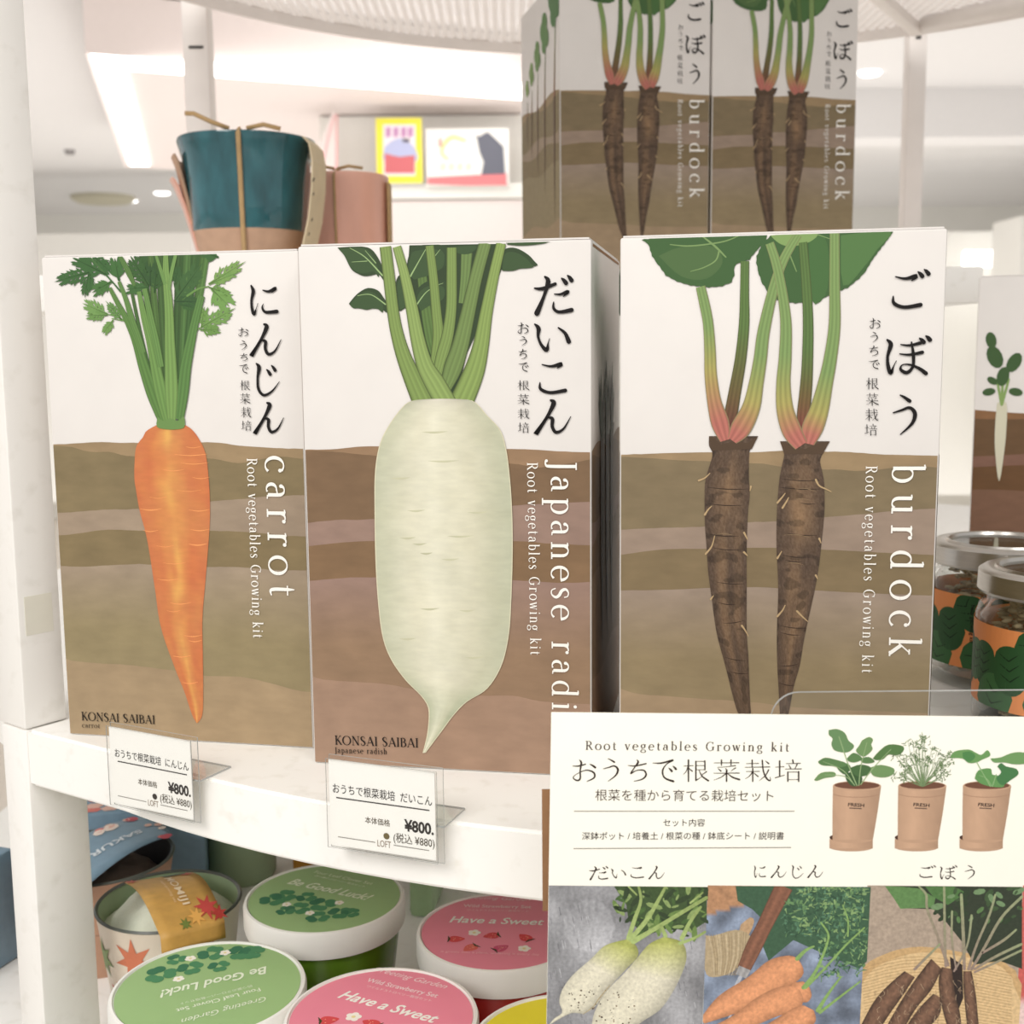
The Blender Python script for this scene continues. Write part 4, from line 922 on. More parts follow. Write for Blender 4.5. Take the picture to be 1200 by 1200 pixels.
for P, t in (([(821, 336, 11.2), (826, 358, 12.3), (830, 380, 12.3), (832, 410, 13.4), (833, 440, 14.6), (837, 470, 16.8), (844, 496, 21.3), (850, 516, 12.6)], .3),
             ([(978, 270, 11.2), (978, 330, 12.3), (978, 380, 14.0), (973, 420, 15.7), (967, 450, 17.9), (960, 480, 22.4), (952, 502, 25.2), (947, 520, 14.7)], .5),
             ([(902, 285, 10.1), (910, 310, 11.2), (917, 345, 11.8), (921, 380, 13.4), (920, 420, 15.1), (918, 450, 16.8), (920, 480, 20.2), (928, 505, 23.1), (939, 522, 16.8)], .48),
             ([(935, 275, 10.1), (918, 305, 11.2), (906, 340, 12.3), (895, 388, 14.6), (891, 420, 15.7), (886, 450, 17.4), (880, 478, 21.3), (868, 502, 24.2), (858, 516, 12.6)], .48)):
    A.ribbon(P, stemcol(t1=t, t2=t + .24), 10.5 + random.random() * .1 + (0.6 if P[0][0] in (902, 935) else 0), edge=(132, 126, 87.4), stripes=3)
A.poly([(831, 511), (838, 514), (845, 521), (852, 519), (862, 518), (876, 519), (888.5, 511), (881, 526), (834, 528)], (84, 66, 50), 10.2)
A.poly([(914, 517), (924, 521), (934, 525), (944, 526), (952, 521), (972.5, 517), (964, 532), (919, 532)], (84, 66, 50), 10.2)
A.build('leaf_print', M['ink'], bb_)
A.lay = 14
for g, bb in (('ご', (1046.7, 1088, 316, 360)), ('ぼ', (1039.6, 1089.6, 393.7, 437.5)), ('う', (1046.7, 1072, 463, 509))): A.glyph(g, bb, BLACK)
subtitle(A, [(1019, 1031, 373, 385), (1020, 1028, 389, 401), (1018.5, 1028.5, 405, 417), (1018, 1030, 422, 432), (1015, 1029, 443, 456), (1015, 1029, 461, 475), (1014, 1028.5, 479, 493), (1013.5, 1027.5, 497, 510)])
A.serif('burdock', (1045.5, 544), (1041.5, 769), 25, WHITE)
A.serif('Root vegetables Growing kit', (1014.8, 546), (1010, 788), 9, WHITE, vx=.88)
A.build('title_lettering', M['ink'], bb_)
A.serif('KONSAI SAIBAI', (748, 905), (850, 908), 7.4, BLACK, vx=.86); A.serif('burdock', (748, 916), (780, 917), 4.6, BLACK)
A.build('caption_lettering', M['ink'], bb_)
side_art(bb_, CC); side_art(bb_, CC, right=False, veg=veg_burdock)

def copy_tree(o, parent=None):
    c = o.copy(); COL.objects.link(c); c.parent = parent
    for ch in list(o.children): copy_tree(ch, c)
    return c
for xy, yw, lb in (((.0356, .8660), -.2231, 'burdock carton on the riser shelf behind, the left one showing its side face'), ((.1445, .8905), -.1946, 'burdock carton on the riser shelf behind, the right one beside the post')):
    c = copy_tree(bb_); c.location = (xy[0], xy[1], .2144); c.rotation_euler = (0, 0, -yw); tag(c, lb, 'box', 'burdock cartons on the riser shelf')

# ---------- far right radish carton, its side turned to the aisle
fb = carton('radish_kit_box', (.2700, .7094), .385, 0, 'radish carton at the right edge behind the seed jars, small radish seedlings printed')
S = fb.children
side_front = lambda u, v, h: (u, -h - H0, v)
F = Art(None, clip=CLIP, place=side_front)
_old = D_; 
ys = [.1235, .120, .098, .090, .075, .036]
for i, (y, c) in enumerate(zip(ys, [(134, 96, 62), (104, 78, 52), (126, 92, 76), (104, 74, 46), (122, 90, 70), (140, 106, 82)])):
    y2 = ys[i + 1] if i < 5 else 0; n = 24; uv = []
    for k in range(n + 1):
        u = W_ * k / n; uv += [(u, y - .002 * math.sin(k * .2 + i)), (u, (y2 - .002 * math.sin(k * .2 + i + 1) - .0003) if y2 else 0)]
    F.add(uv, [(2 * k, 2 * k + 2, 2 * k + 3, 2 * k + 1) for k in range(n)], lin(c), 1 + i * .3)
F.build('soil_print', M['soilink'], fb)
veg_radish(F); F.build('vegetable_print', M['ink'], fb)

# ------------------------------------------------------------------ teal pot and pink pot on the riser
RZ = .2144
def tie(parent, r, h, ang, name='string'):
    pts = [(r * 1.01 * math.cos(ang) * f, r * 1.01 * math.sin(ang) * f, z) for f, z in h]
    return tube(name, pts, .0018, M['tan'], parent, 6, .5)
mug = empty('teal_pot', (-.1940, .925, RZ), 0, 'glossy teal glazed pot with bare clay foot tied with tan string', 'pot')
prof = [(.026, 0), (.0285, .0005), (.031, .004), (.0355, .014), (.0385, .0235), (.0406, .0345)]
lathe('clay_foot', [(0, .002)] + prof, M['clay'], mug, wob=.01)
lathe('glazed_body', [(.0406, .0345), (.0414, .0355), (.0430, .052), (.0448, .072), (.0468, .086), (.0492, .0945), (.0506, .0985), (.0502, .1005), (.0475, .1005), (.0440, .090), (.0415, .06), (.038, .036), (.0, .026)], M['teal'], mug, wob=.012)
lathe('stacked_dish', [(.0340, .012), (.0395, .035), (.0450, .060), (.0500, .082), (.0525, .0885), (.0520, .0900), (.0495, .086), (.0440, .062), (.0380, .035), (.0330, .012)], M['clay'], mug, seg=64, closed=True, loc=(-.0022, .003, -.001), span=(R(100), R(212)))
lathe('stacked_dish', [(.0330, .008), (.0390, .030), (.0450, .052), (.0510, .068), (.0535, .0725), (.0530, .0740), (.0502, .071), (.0440, .054), (.0375, .030), (.0320, .008)], M['pinkglaze'], mug, seg=64, closed=True, loc=(-.0036, .005, -.001), span=(R(100), R(210)))
tie(mug, .0515, [(.55, .004), (.66, .008), (.78, .024), (.84, .045), (.89, .070), (.95, .090), (.985, .0985), (.9, .1018), (.3, .1022), (-.2, .1024)], R(-84))
tube('string_end', [(-.002, -.045, .1020), (-.014, -.046, .1065), (-.026, -.047, .1120), (-.032, -.047, .1122)], .0016, M['tan'], mug, 6, .5)
tube('string_end', [(.010, -.044, .1022), (.022, -.045, .1045), (.034, -.045, .1015)], .0016, M['tan'], mug, 6, .5)
# card sleeve on the right
vs_, fs = [], []
prf = [(.0515, .099), (.0560, .094), (.0580, .082), (.0570, .064), (.0540, .042), (.0490, .022), (.043, .004)]
for i, (r_, z_) in enumerate(prf):
    for th in (0, .0012):
        for yy in (-.030, .006): vs_.append((r_ - th - (.004 if yy < -.02 else 0), yy, z_))
for i in range(len(prf) - 1):
    a = i * 4; fs += [(a, a + 1, a + 5, a + 4), (a + 2, a + 6, a + 7, a + 3), (a, a + 4, a + 6, a + 2), (a + 1, a + 3, a + 7, a + 5)]
fs += [(0, 2, 3, 1), (24, 25, 27, 26)]
sl = mesh_obj('card_sleeve', vs_, fs, M['tansleeve'], mug, smooth=False); 
A = Art(None, place=lambda u, v, h: (v * .001 + u, -.0344 - h, v))
for u_, v_, l_ in ((.0545, .068, .004), (.0540, .058, .003), (.0525, .040, .003), (.0500, .030, .003)): A.blob((u_, v_), l_ * .5, (84, 72, 58), 1, n=5, sq=.4, local=True, rot=1.2)
A.build('sleeve_print', M['ink'], mug)
pk = empty('pink_pot', (-.1330, 1.005, RZ), 0, 'matt pink cylindrical pot tied with string beside the teal pot', 'pot')
lathe('glazed_body', [(0, 0), (.030, 0), (.0335, .004), (.0348, .03), (.0352, .080), (.0360, .0840), (.0352, .0855), (.033, .084), (.032, .01), (0, .008)], M['pinkglaze'], pk, wob=.012)
tube('string', [(-.003, -.0345, .003), (-.0025, -.0358, .03), (-.003, -.0362, .083), (-.001, -.033, .0868), (.0, .01, .0872)], .0010, M['tan'], pk, 6)
tube('string_end', [(-.001, -.030, .0875), (.008, -.031, .0895), (.019, -.031, .0878)], .0012, M['tan'], pk, 6); tube('string_end', [(-.003, -.030, .0875), (-.012, -.031, .0895), (-.02, -.031, .0885)], .0012, M['tan'], pk, 6)
box('card_sleeve', .0355, .0372, -.012, .012, 0.0, .080, M['tan'], pk, bev=.0004)

# ------------------------------------------------------------------ seed jars
ORANGE = (232, 142, 72); LF = (44, 82, 44)
def jar(loc, label, rz=0):
    r = empty('seed_jar', loc, rz, label, 'jar', 'glass seed jars')
    ro = .0335
    lathe('glass_body', [(0, .0), (ro - .003, 0), (ro, .003), (ro, .048), (ro - .0015, .0515), (ro - .004, .0535), (ro - .004, .060), (ro - .0058, .060), (ro - .0058, .053), (ro - .0020, .047), (ro - .0020, .006), (ro - .006, .004), (0, .004)], M['glass'], r, seg=72)
    lathe('lid_ring', [(ro - .0085, .0672), (ro - .003, .0676), (ro - .0006, .0660), (ro - .0002, .0585), (ro - .0012, .0572), (ro - .0022, .0585), (ro - .0022, .0655), (ro - .0085, .0664)], M['steel'], r, seg=72, closed=True)
    lathe('lid_window', [(0, .0668), (ro - .009, .0668), (ro - .009, .0658), (0, .0658)], M['glass'], r, seg=48)
    lathe('lid_bead', [(ro - .0095, .0668), (ro - .0088, .0682), (ro - .0075, .0684), (ro - .0068, .0672)], M['steel'], r, seg=64)
    # printed label wrapped round the jar
    rl2 = ro + .0003; z0, z1 = .011, .0455
    def wrap(u, v, h): a = u / ro; q = rl2 + h; return (q * math.cos(a), q * math.sin(a), v)
    A = Art(None, place=wrap); n = 72; Lc = 2 * math.pi * ro
    uv = [(Lc * k / n, z) for k in range(n + 1) for z in (z0, z1)]
    A.add(uv, [(2 * k, 2 * k + 2, 2 * k + 3, 2 * k + 1) for k in range(n)], lin(ORANGE), 1)
    def wp(pts, c, l):
        # cut into narrow columns so the shape follows the curve
        x0, x1 = min(p[0] for p in pts), max(p[0] for p in pts); m_ = max(2, int((x1 - x0) / .0016)); uv, fs = [], []
        for k in range(m_ + 1):
            x = x0 + (x1 - x0) * k / m_; ys = []
            for (xa, ya), (xb, yb) in zip(pts, pts[1:] + pts[:1]):
                if (xa <= x <= xb or xb <= x <= xa) and xa != xb: ys.append(ya + (yb - ya) * (x - xa) / (xb - xa))
            if not ys: ys = [z0, z0]
            uv += [(x, max(z0, min(min(ys), z1))), (x, max(z0, min(max(ys), z1)))]
        A.add(uv, [(2 * k, 2 * k + 2, 2 * k + 3, 2 * k + 1) for k in range(m_)], lin(c), l)
    rnd = random.Random(5)
    for k in range(26):
        cu = Lc * (k + .5) / 26 + rnd.uniform(-.002, .002); cv = rnd.choice((z0 + .004, z0 + .019, z1 - .007)); lr = rnd.uniform(.0105, .0150); ro_ = rnd.uniform(-.7, .7) + 1.57
        c = rnd.choice(((44, 84, 46), (58, 104, 58), (34, 64, 38)))
        P = []
        for i in range(24):
            a = 2 * math.pi * i / 24; rr = lr * (1 - .28 * abs(math.cos(a / 2)) ** 6); x, y = rr * math.cos(a), rr * .72 * math.sin(a)
            P.append((cu + x * math.cos(ro_) - y * math.sin(ro_), cv + x * math.sin(ro_) + y * math.cos(ro_)))
        wp(P, c, 2 + k * .12)
        for q in (-.5, -.15, .2):
            dx, dy = math.cos(ro_), math.sin(ro_)
            for sgn in (1, -1):
                b0 = (cu + dx * lr * q, cv + dy * lr * q); e0 = (b0[0] + (dx * .24 - dy * sgn * .36) * lr, b0[1] + (dy * .24 + dx * sgn * .36) * lr)
                if z0 < b0[1] < z1 and z0 < e0[1] < z1: A.ribbon([(*b0, .0006), ((b0[0] + e0[0]) / 2 + dx * lr * .06, (b0[1] + e0[1]) / 2, .0005), (*e0, .0002)], (24, 46, 28), 2.06 + k * .12, local=True, n=2, cap=False)
    # small upright lines of writing
    for j, u0 in enumerate((ro * R(216), ro * R(222))):
        V, Fc = text_mesh('SWEET BASIL' if j else 'herb growing kit', 0, .01); x0 = min(v[0] for v in V); x1 = max(v[0] for v in V); sc = (.022 if j else .018) / (x1 - x0)
        A.add([(u0 + v[1] * sc, z1 - .004 - (v[0] - x0) * sc) for v in V], Fc, lin(BLACK), 6)
    A.build('paper_label', M['ink'], r, label='orange label printed with dark green leaves')
    # seeds inside
    vs_, fs = [], []; rnd = random.Random(int(loc[1] * 1000))
    bm = bmesh.new(); bmesh.ops.create_icosphere(bm, subdivisions=1, radius=1); base = [v.co.copy() for v in bm.verts]; bf = [tuple(v.index for v in f.verts) for f in bm.faces]; bm.free()
    for k in range(620):
        z_ = .006 + .0535 * (k / 620); a = rnd.uniform(0, 6.28); q = (ro - .0085 - (.002 if z_ > .046 else 0)) * math.sqrt(rnd.uniform(.25, 1))
        rot = Matrix.Rotation(rnd.uniform(0, 6.28), 3, 'Z') @ Matrix.Rotation(rnd.uniform(-.7, .7), 3, 'X')
        b = len(vs_); s_ = rnd.uniform(.0026, .0036)
        for v in base: p = rot @ Vector((v.x * s_, v.y * s_ * .6, v.z * s_ * .33)); vs_.append((p.x + q * math.cos(a), p.y + q * math.sin(a), p.z + z_))
        fs += [tuple(b + i for i in f) for f in bf]
    o = mesh_obj('seeds', vs_, fs, M['seed'], None, smooth=True); o.location = loc; tag(o, 'pale dried seeds filling the ' + ('rear' if 'rear' in label else 'front') + ' glass jar', 'seeds', kind='stuff')
    return r
jar((.2360, .5760, 0), 'glass jar with leaf label and metal lid, the rear one beside the burdock box', R(10))
jar((.2310, .5020, 0), 'glass jar with leaf label and metal lid, the front one at the right edge', R(16))

# ------------------------------------------------------------------ price tags
def price_tag(px_mid, name_tail, w_, h_, label, art_rows):
    T, yw = art_rows
    r = empty('price_tag', T, -yw, label, 'price tag')
    zb = -h_
    # paper card between two clear sheets, tilted slightly back
    pv = empty_part = box('paper_card', .0004, w_ - .0008, -.0004, .0002, zb + .0004, -.0004, M['paper'], r)
    edged(box('clear_front_sheet', -.0004, w_ + .0002, -.0012, -.0008, zb - .0004, .0002, M['clear'], r))
    edged(box('clear_back_sheet', 0, w_ + .0018, .0006, .0011, zb - .0008, .0012, M['clear'], r))
    edged(box('clear_foot', w_ * .30, w_ + .0018, .0012, .019, -T[2] + .0002, -T[2] + .0009, M['clear'], r), 2)
    return r
for (pts, T, yw, w_, h_, tail, lb, x_, ks) in (
   ([(132, 846), (236, 867), (235, 959), (135.5, 934.6)], (-.1585, .4595, .0166), .4786, .0425, .0315, 'にんじん', 'white price card in a clear holder under the carrot box', None, 0),
   ([(385, 886), (519, 902), (514.5, 1007.6), (386, 984.5)], (-.0650, .4080, .0203), .3674, .0418, .0317, 'だいこん', 'white price card in a clear holder under the radish box', None, 1)):
    r = price_tag(None, tail, w_, h_, lb, (T, yw))
    # rows measured as fractions of the card
    A = Art(lambda x, y, w_=w_, h_=h_: (x * w_, -y * h_), place=lambda u, v, h: (u, -.00045 - h, v))
    ink = (46, 42, 40)
    x0 = .07 if ks == 0 else .045
    A.font('おうちで根菜栽培  ' + tail, (x0, .375), (.955, .375), ink, 2, hk=1.25)
    A.ribbon([(x0 + .03, .435, .010), (.93, .435, .010)], ink, 2, cap=False, n=2)
    A.font('本体価格', (.34, .675), (.57, .675), (84, 72, 52), 2, hk=1.1)
    A.font('¥800.', (.70, .70), (.965, .70), ink, 2, hk=1.15, weight=.03)
    A.blob((.535, .795), .028, (54, 48, 44) if ks == 0 else (112, 98, 60), 2)
    A.font('(税込 ¥880)', (.60, .84), (.97, .84), (74, 64, 48), 2, hk=1.2)
    A.ribbon([(.08, .885, .006), (.43, .885, .006)], (120, 112, 104), 2, cap=False, n=2); A.ribbon([(.60, .885, .006), (.92, .885, .006)], (120, 112, 104), 2, cap=False, n=2)
    A.font('LOFT', (.45, .925), (.575, .925), (150, 130, 112), 2, hk=1.5)
    A.build('lettering', M['ink'], r)

# ------------------------------------------------------------------ large card sign in front
SY = .360; TL_ = on_y(646, 835, SY); ROT = R(-1.15)
ex = Vector((math.cos(ROT), 0, math.sin(ROT))); ez = Vector((-math.sin(ROT), 0, math.cos(ROT)))
SW, SH = .205, .150
O = TL_ - ez * SH
sg = empty('card_sign', O, 0, 'large ivory card sign with potted plants and vegetable photos at the lower right', 'sign'); sg.rotation_euler = (0, -ROT, 0)
box('card_board', 0, SW, 0, .0008, 0, SH, M['signpaper'], sg, bev=.0002)
A = Art(face_map(O, ex, ez), clip=(0.0001, SW - .0001, 0.0001, SH - .0001), place=lambda u, v, h: (u, -h - 4e-5, v))
INK = (52, 40, 34)
A.serif('Root vegetables Growing kit', (686, 878.5), (924.5, 880.5), 7.2, (74, 62, 56), 2, vx=1.02, bold=1.2)
xs = [(671, 697.5), (707, 724), (736, 757), (765, 792), (800.5, 830), (836.5, 866.5), (873, 902.5), (908.5, 939)]
for ch, (a, b) in zip(SUB, xs): A.glyph(ch, (a, b, 890.5 if ch not in 'う' else 889, 915.5), INK, .8, 2)
s2 = '根菜を種から育てる栽培セット'
A.font(s2, (697.5, 937), (906, 938), (78, 66, 58), 2, hk=1.0, weight=-.004)
A.build('heading_lettering', M['ink'], sg); A.ribbon([(672.5, 950.5, .9), (931, 950.5, .9)], (130, 124, 116), 2, cap=False, n=2); A.ribbon([(672, 994.3, .9), (927, 993, .9)], (130, 124, 116), 2, cap=False, n=2)
A.font('セット内容', (777, 967.5), (826, 967.5), (58, 50, 46), 2)
A.font('深鉢ポット / 培養土 / 根菜の種 / 鉢底シート / 説明書', (682, 983.2), (918.5, 983), (58, 50, 46), 2)
for g, bb in (('だ', (690.5, 712, 1015, 1030.5)), ('い', (716, 733, 1018, 1028.5)), ('こ', (739.5, 754, 1016.5, 1028.5)), ('ん', (760.5, 778.5, 1015, 1030)), ('に', (884, 897, 1014.5, 1028)), ('ん', (903.5, 921.5, 1014.5, 1028.5)), ('じ', (928, 941.5, 1014, 1029)), ('ん', (946.5, 964.5, 1014, 1028.5)),
               ('ご', (1078, 1096, 1014, 1028)), ('ぼ', (1102, 1121, 1014, 1030)), ('う', (1130.5, 1141.5, 1014, 1030))): A.glyph(g, bb, INK, .8, 2)
A.build('lettering', M['ink'], sg)
# printed potted plants
A.at(920, 800, 4.286)
for i, dx in enumerate((0, 328, 653)):
    pc = (196, 158, 128)
    def pcf(u, t): g = 1.03 - .12 * abs(u + .3) + .03 * noise.noise(Vector((u * 4, t * 20, i))); return tuple(v * g for v in pc)
    A.blob((331 + dx, 778), 109, (78, 54, 42), 1.5, n=28, sq=.22)
    A.sweep([(223 + dx, 785), (223 + dx, 832)], [(440 + dx, 785), (440 + dx, 832)], pcf, 4, 16, 1.3); A.blob((331 + dx, 826), 109, tuple(v * .95 for v in pc), 1.2, n=28, sq=.20)
    A.sweep([(240 + dx, 518), (238 + dx, 660), (238 + dx, 788)], [(482 + dx, 518), (462 + dx, 660), (440 + dx, 788)], pcf, 10, 16, 2)
    A.blob((339 + dx, 786), 101, tuple(v * .96 for v in pc), 1.9, n=28, sq=.2)
    A.blob((361 + dx, 518), 121, tuple(v * .98 for v in pc), 2.3, n=32, sq=.21); A.blob((361 + dx, 515), 113, (112, 74, 56), 2.6, n=32, sq=.17)
    A.ribbon([(241 + dx, 560, 3), (300 + dx, 572, 3), (400 + dx, 574, 3), (474 + dx, 562, 3)], (166, 130, 104), 2.6, n=4)
    A.font('FRESH', (315 + dx, 619), (396 + dx, 624), (50, 40, 36), 3, hk=.8, weight=.02); A.ribbon([(322 + dx, 629, 5), (384 + dx, 632, 5)], (90, 74, 64), 3, cap=False)
GA, GB, GC = (112, 146, 92), (92, 128, 78), (74, 108, 64)
for P, c in (([(218, 238), (260, 232), (300, 252), (318, 290), (346, 315), (330, 340), (300, 350), (250, 340), (232, 310), (238, 280), (220, 262)], (104, 140, 92)), ([(385, 290), (420, 272), (441, 285), (432, 310), (438, 335), (400, 370), (372, 360), (355, 340), (372, 315)], GA),
             ([(165, 395), (200, 376), (250, 385), (300, 400), (310, 415), (270, 425), (235, 418), (190, 415), (170, 405)], GB), ([(145, 488), (180, 452), (245, 448), (250, 470), (200, 478), (160, 492)], GA), ([(310, 380), (340, 352), (375, 365), (385, 385), (350, 400), (320, 395)], GB),
             ([(440, 380), (470, 345), (520, 310), (590, 318), (592, 345), (560, 365), (520, 360), (490, 385), (455, 388)], (86, 122, 70)), ([(430, 425), (480, 412), (545, 430), (540, 460), (500, 475), (450, 470), (430, 450)], GA), ([(330, 425), (380, 410), (430, 425), (420, 460), (370, 470), (335, 450)], GC),
             ([(300, 455), (345, 448), (385, 470), (380, 505), (340, 520), (308, 490)], (62, 92, 56)), ([(250, 410), (310, 405), (330, 430), (300, 460), (270, 440)], GC), ([(380, 380), (420, 372), (450, 395), (420, 405), (385, 400)], GB)):
    A.poly(P, c, 3.4 + random.random() * .4, smooth=3)
for P in ([(360, 515, 5), (320, 420, 5), (270, 270, 4)], [(370, 515, 5), (380, 420, 4), (410, 300, 3)], [(350, 515, 4), (300, 470, 4), (200, 462, 2)], [(380, 510, 5), (440, 430, 4), (530, 335, 3)], [(345, 510, 4), (290, 440, 4), (190, 395, 2)]): A.ribbon(P, (150, 176, 124), 4.1)
rnd = random.Random(3)
for k in range(46):      # feathery carrot foliage
    ang = rnd.uniform(-1.25, 1.25); l = rnd.uniform(110, 245) * (1 - .12 * abs(ang)); x, y = 690 + math.sin(ang) * l * .95, 520 - math.cos(ang) * l
    A.ribbon([(690, 522, 3), ((690 + x) / 2 + rnd.uniform(-12, 12), (522 + y) / 2, 2.4), (x, y, 1)], (116, 140, 96), 3.5, n=3, cap=False)
    for j in range(8):
        a2 = rnd.uniform(0, 6.28); q = rnd.uniform(6, 24); cx, cy = x + rnd.uniform(-18, 18), y + rnd.uniform(-14, 18)
        A.ribbon([(cx, cy, 3.5), (cx + q * math.cos(a2), cy + q * math.sin(a2), 2)], rnd.choice(((96, 122, 76), (126, 150, 104), (80, 104, 66))), 3.6, n=2, cap=False)
for P, c in (([(828, 378), (850, 345), (920, 335), (955, 350), (985, 362), (1015, 338), (1030, 365), (990, 385), (960, 400), (920, 402), (890, 380)], (106, 152, 88)), ([(1030, 380), (1080, 375), (1130, 355), (1180, 348), (1230, 362), (1230, 400), (1160, 410), (1100, 400), (1050, 400)], (110, 152, 92)),
             ([(952, 480), (970, 440), (1030, 430), (1040, 460), (1075, 470), (1100, 520), (1040, 522), (980, 505)], (98, 148, 84)), ([(1065, 420), (1085, 403), (1110, 420), (1160, 432), (1170, 460), (1130, 490), (1090, 515), (1060, 480), (1085, 450)], (70, 122, 72)), ([(890, 350), (930, 345), (955, 370), (925, 398), (895, 380)], (78, 132, 74))):
    A.poly(P, c, 3.5 + random.random() * .3, smooth=3)
for P in ([(1030, 520, 5), (990, 450, 4), (960, 395, 4)], [(1040, 520, 5), (1060, 460, 4)], [(1035, 515, 4), (1010, 480, 3), (975, 465, 2)]): A.ribbon(P, (140, 176, 120), 4)
A.build('potted_plant_print', M['ink'], sg)
# photo panels
def panel(xa, xb):
    a, b = A.L((xa, 1037.5)), A.L((xb, 1200)); A.clip = (max(a[0], .0001), b[0] , .0001, a[1])
def photo_bg(x0, x1, xb0, xb1, cf, nx=40, ny=40, lay=1.2, y1=1260):
    y0 = 1037.5; uv, cc = [], []
    for j in range(ny):
        t = j / (ny - 1); y = y0 + (y1 - y0) * t; tt = (y - 1037) / 163
        a, b = x0 + (xb0 - x0) * tt, x1 + (xb1 - x1) * tt
        for i in range(nx): x = a + (b - a) * i / (nx - 1); uv.append(A.L((x, y))); cc.append(lin(tuple(max(0, min(255, v)) for v in cf(x, y))))
    A.add(uv, [(j * nx + i, j * nx + i + 1, (j + 1) * nx + i + 1, (j + 1) * nx + i) for j in range(ny - 1) for i in range(nx - 1)], cc, lay)
A.at(0, 0, 1)
nz = lambda x, y, s, o=0: noise.noise(Vector((x * s, y * s, o)))
def linen(x, y):
    g = 146 + 42 * nz(x, y, .022) + 16 * nz(x, y * .2, .35, 4) + (20 if (x - 690) ** 2 + (y - 1085) ** 2 < 900 else 0); return (g, g, g * 1.02)
panel(636, 826); photo_bg(642, 829.5, 638, 823, linen, 70, 60)
for k in range(220):      # weave ticks
    x, y = rnd.uniform(641, 822), rnd.uniform(1060, 1240); q = rnd.uniform(4, 12)
    if nz(x, y, .03, 2) > -.05: A.ribbon([(x, y, .7), (x + q * .2, y + q, .5)], rnd.choice(((104, 104, 110), (120, 120, 124), (186, 186, 190))), 1.4, n=2, cap=False)
A.at(630, 1000, 4.138)
for P, c in (([(370, 158), (820, 158), (820, 330), (740, 380), (640, 360), (520, 400), (440, 320), (430, 250)], (60, 82, 44)),):
    A.poly(P, c, 1.6)
for k in range(90):
    x, y = rnd.uniform(380, 815), rnd.uniform(160, 400)
    if y > 330 and x < 480: continue
    a_ = rnd.uniform(0, 6.28); l = rnd.uniform(14, 44); A.blob((x, y), l, rnd.choice(((70, 100, 48), (104, 132, 66), (48, 66, 38), (134, 156, 92))), 1.7 + .002 * k, n=8, sq=.32, rot=a_)
def raf(ph):
    def f(u, t):
        n = nz(u * 3 + ph, t * 8, 1, 3); g = 1 - .22 * max(0, u) ** 2 - .10 * max(0, -u) ** 2
        c = (172, 178, 90) if t < .12 else ((226, 220, 196) if t > .38 else tuple(a + (b - a) * (t - .12) / .26 for a, b in zip((184, 188, 104), (226, 220, 196))))
        d = max(0, t - .72) * 90 * max(0, n + .2); return tuple(v * g - d for v in c)
    return f
A.sweep([(435, 415), (330, 445), (260, 510), (170, 590), (120, 660), (105, 720), (120, 770), (80, 800), (60, 825)], [(445, 415), (480, 450), (485, 500), (420, 570), (340, 660), (290, 730), (230, 775), (160, 775), (62, 828)], raf(0), 40, 16, 2.2)
A.sweep([(610, 405), (540, 440), (480, 510), (420, 580), (350, 650), (300, 720), (270, 790), (265, 860), (300, 900)], [(620, 405), (700, 430), (722, 500), (700, 580), (650, 680), (590, 760), (500, 820), (430, 880), (320, 910)], raf(5), 40, 16, 2.6)
for P in ([(440, 410, 22), (470, 320, 20), (500, 230, 14), (490, 160, 12)], [(450, 415, 24), (530, 320, 22), (600, 200, 16), (620, 158, 12)], [(465, 425, 30), (560, 370, 22), (700, 285, 20), (818, 215, 18)], [(700, 410, 24), (740, 330, 18), (790, 260, 14)], [(690, 435, 18), (760, 410, 14), (812, 380, 12)], [(620, 400, 20), (600, 350, 14)],
          [(440, 160, 8), (480, 200, 8)], [(740, 240, 10), (800, 190, 8)]): A.ribbon(P, (166, 186, 112), 3, rgb2=(140, 160, 90))
for k in range(70):
    t = rnd.random(); x, y = (120 + 180 * rnd.random(), 640 + 130 * rnd.random()) if k % 2 else (280 + 200 * rnd.random(), 660 + 170 * rnd.random())
    A.blob((x, y), rnd.uniform(1.5, 5), rnd.choice(((90, 74, 56), (130, 110, 84), (70, 56, 44))), 3.2, n=6)
A.ribbon([(350, 640, 3), (300, 700, 4), (270, 740, 3), (220, 780, 2)], (170, 150, 110), 3.3)
A.at(0, 0, 1)
def ph2(x, y):
    if y < 1072 - (x - 829) * .28: c = (176, 130, 92); g = 1 + .14 * nz(x * .3, y, .3)
    else: c = (122, 134, 154); g = 1 + .45 * nz(x, y, .045, 5)
    return tuple(v * g for v in c)
panel(829, 1012); photo_bg(829.5, 1016.5, 823, 1009, ph2, 60, 50)
A.at(630, 1000, 4.138)
A.poly([(960, 158), (1700, 158), (1700, 420), (1560, 560), (1350, 470), (1240, 420), (1120, 520), (1080, 420), (1100, 330), (1040, 270), (970, 230)], (58, 92, 66), 1.5)
A.poly([(815, 395), (850, 400), (960, 370), (1030, 400), (1020, 480), (950, 570), (850, 600), (810, 560)], (176, 156, 122), 2, smooth=3); A.poly([(985, 345), (1030, 310), (1050, 330), (1020, 400), (970, 430)], (184, 150, 112), 1.9, smooth=2)
for k in range(16): A.ribbon([(830 + k * 12, 395 - k, 3), (850 + k * 10, 500, 3), (856 + k * 7, 590, 3)], rnd.choice(((150, 130, 96), (200, 182, 148))), 2.2, n=3)
A.ribbon([(1195, 160, 90), (1100, 350, 76), (1050, 450, 80), (1000, 560, 66)], (140, 92, 68), 2.6, edge=(96, 62, 46), stripes=2)
A.ribbon([(1005, 555, 62), (985, 595, 56)], (170, 168, 168), 2.9, cap=False, stripes=2)
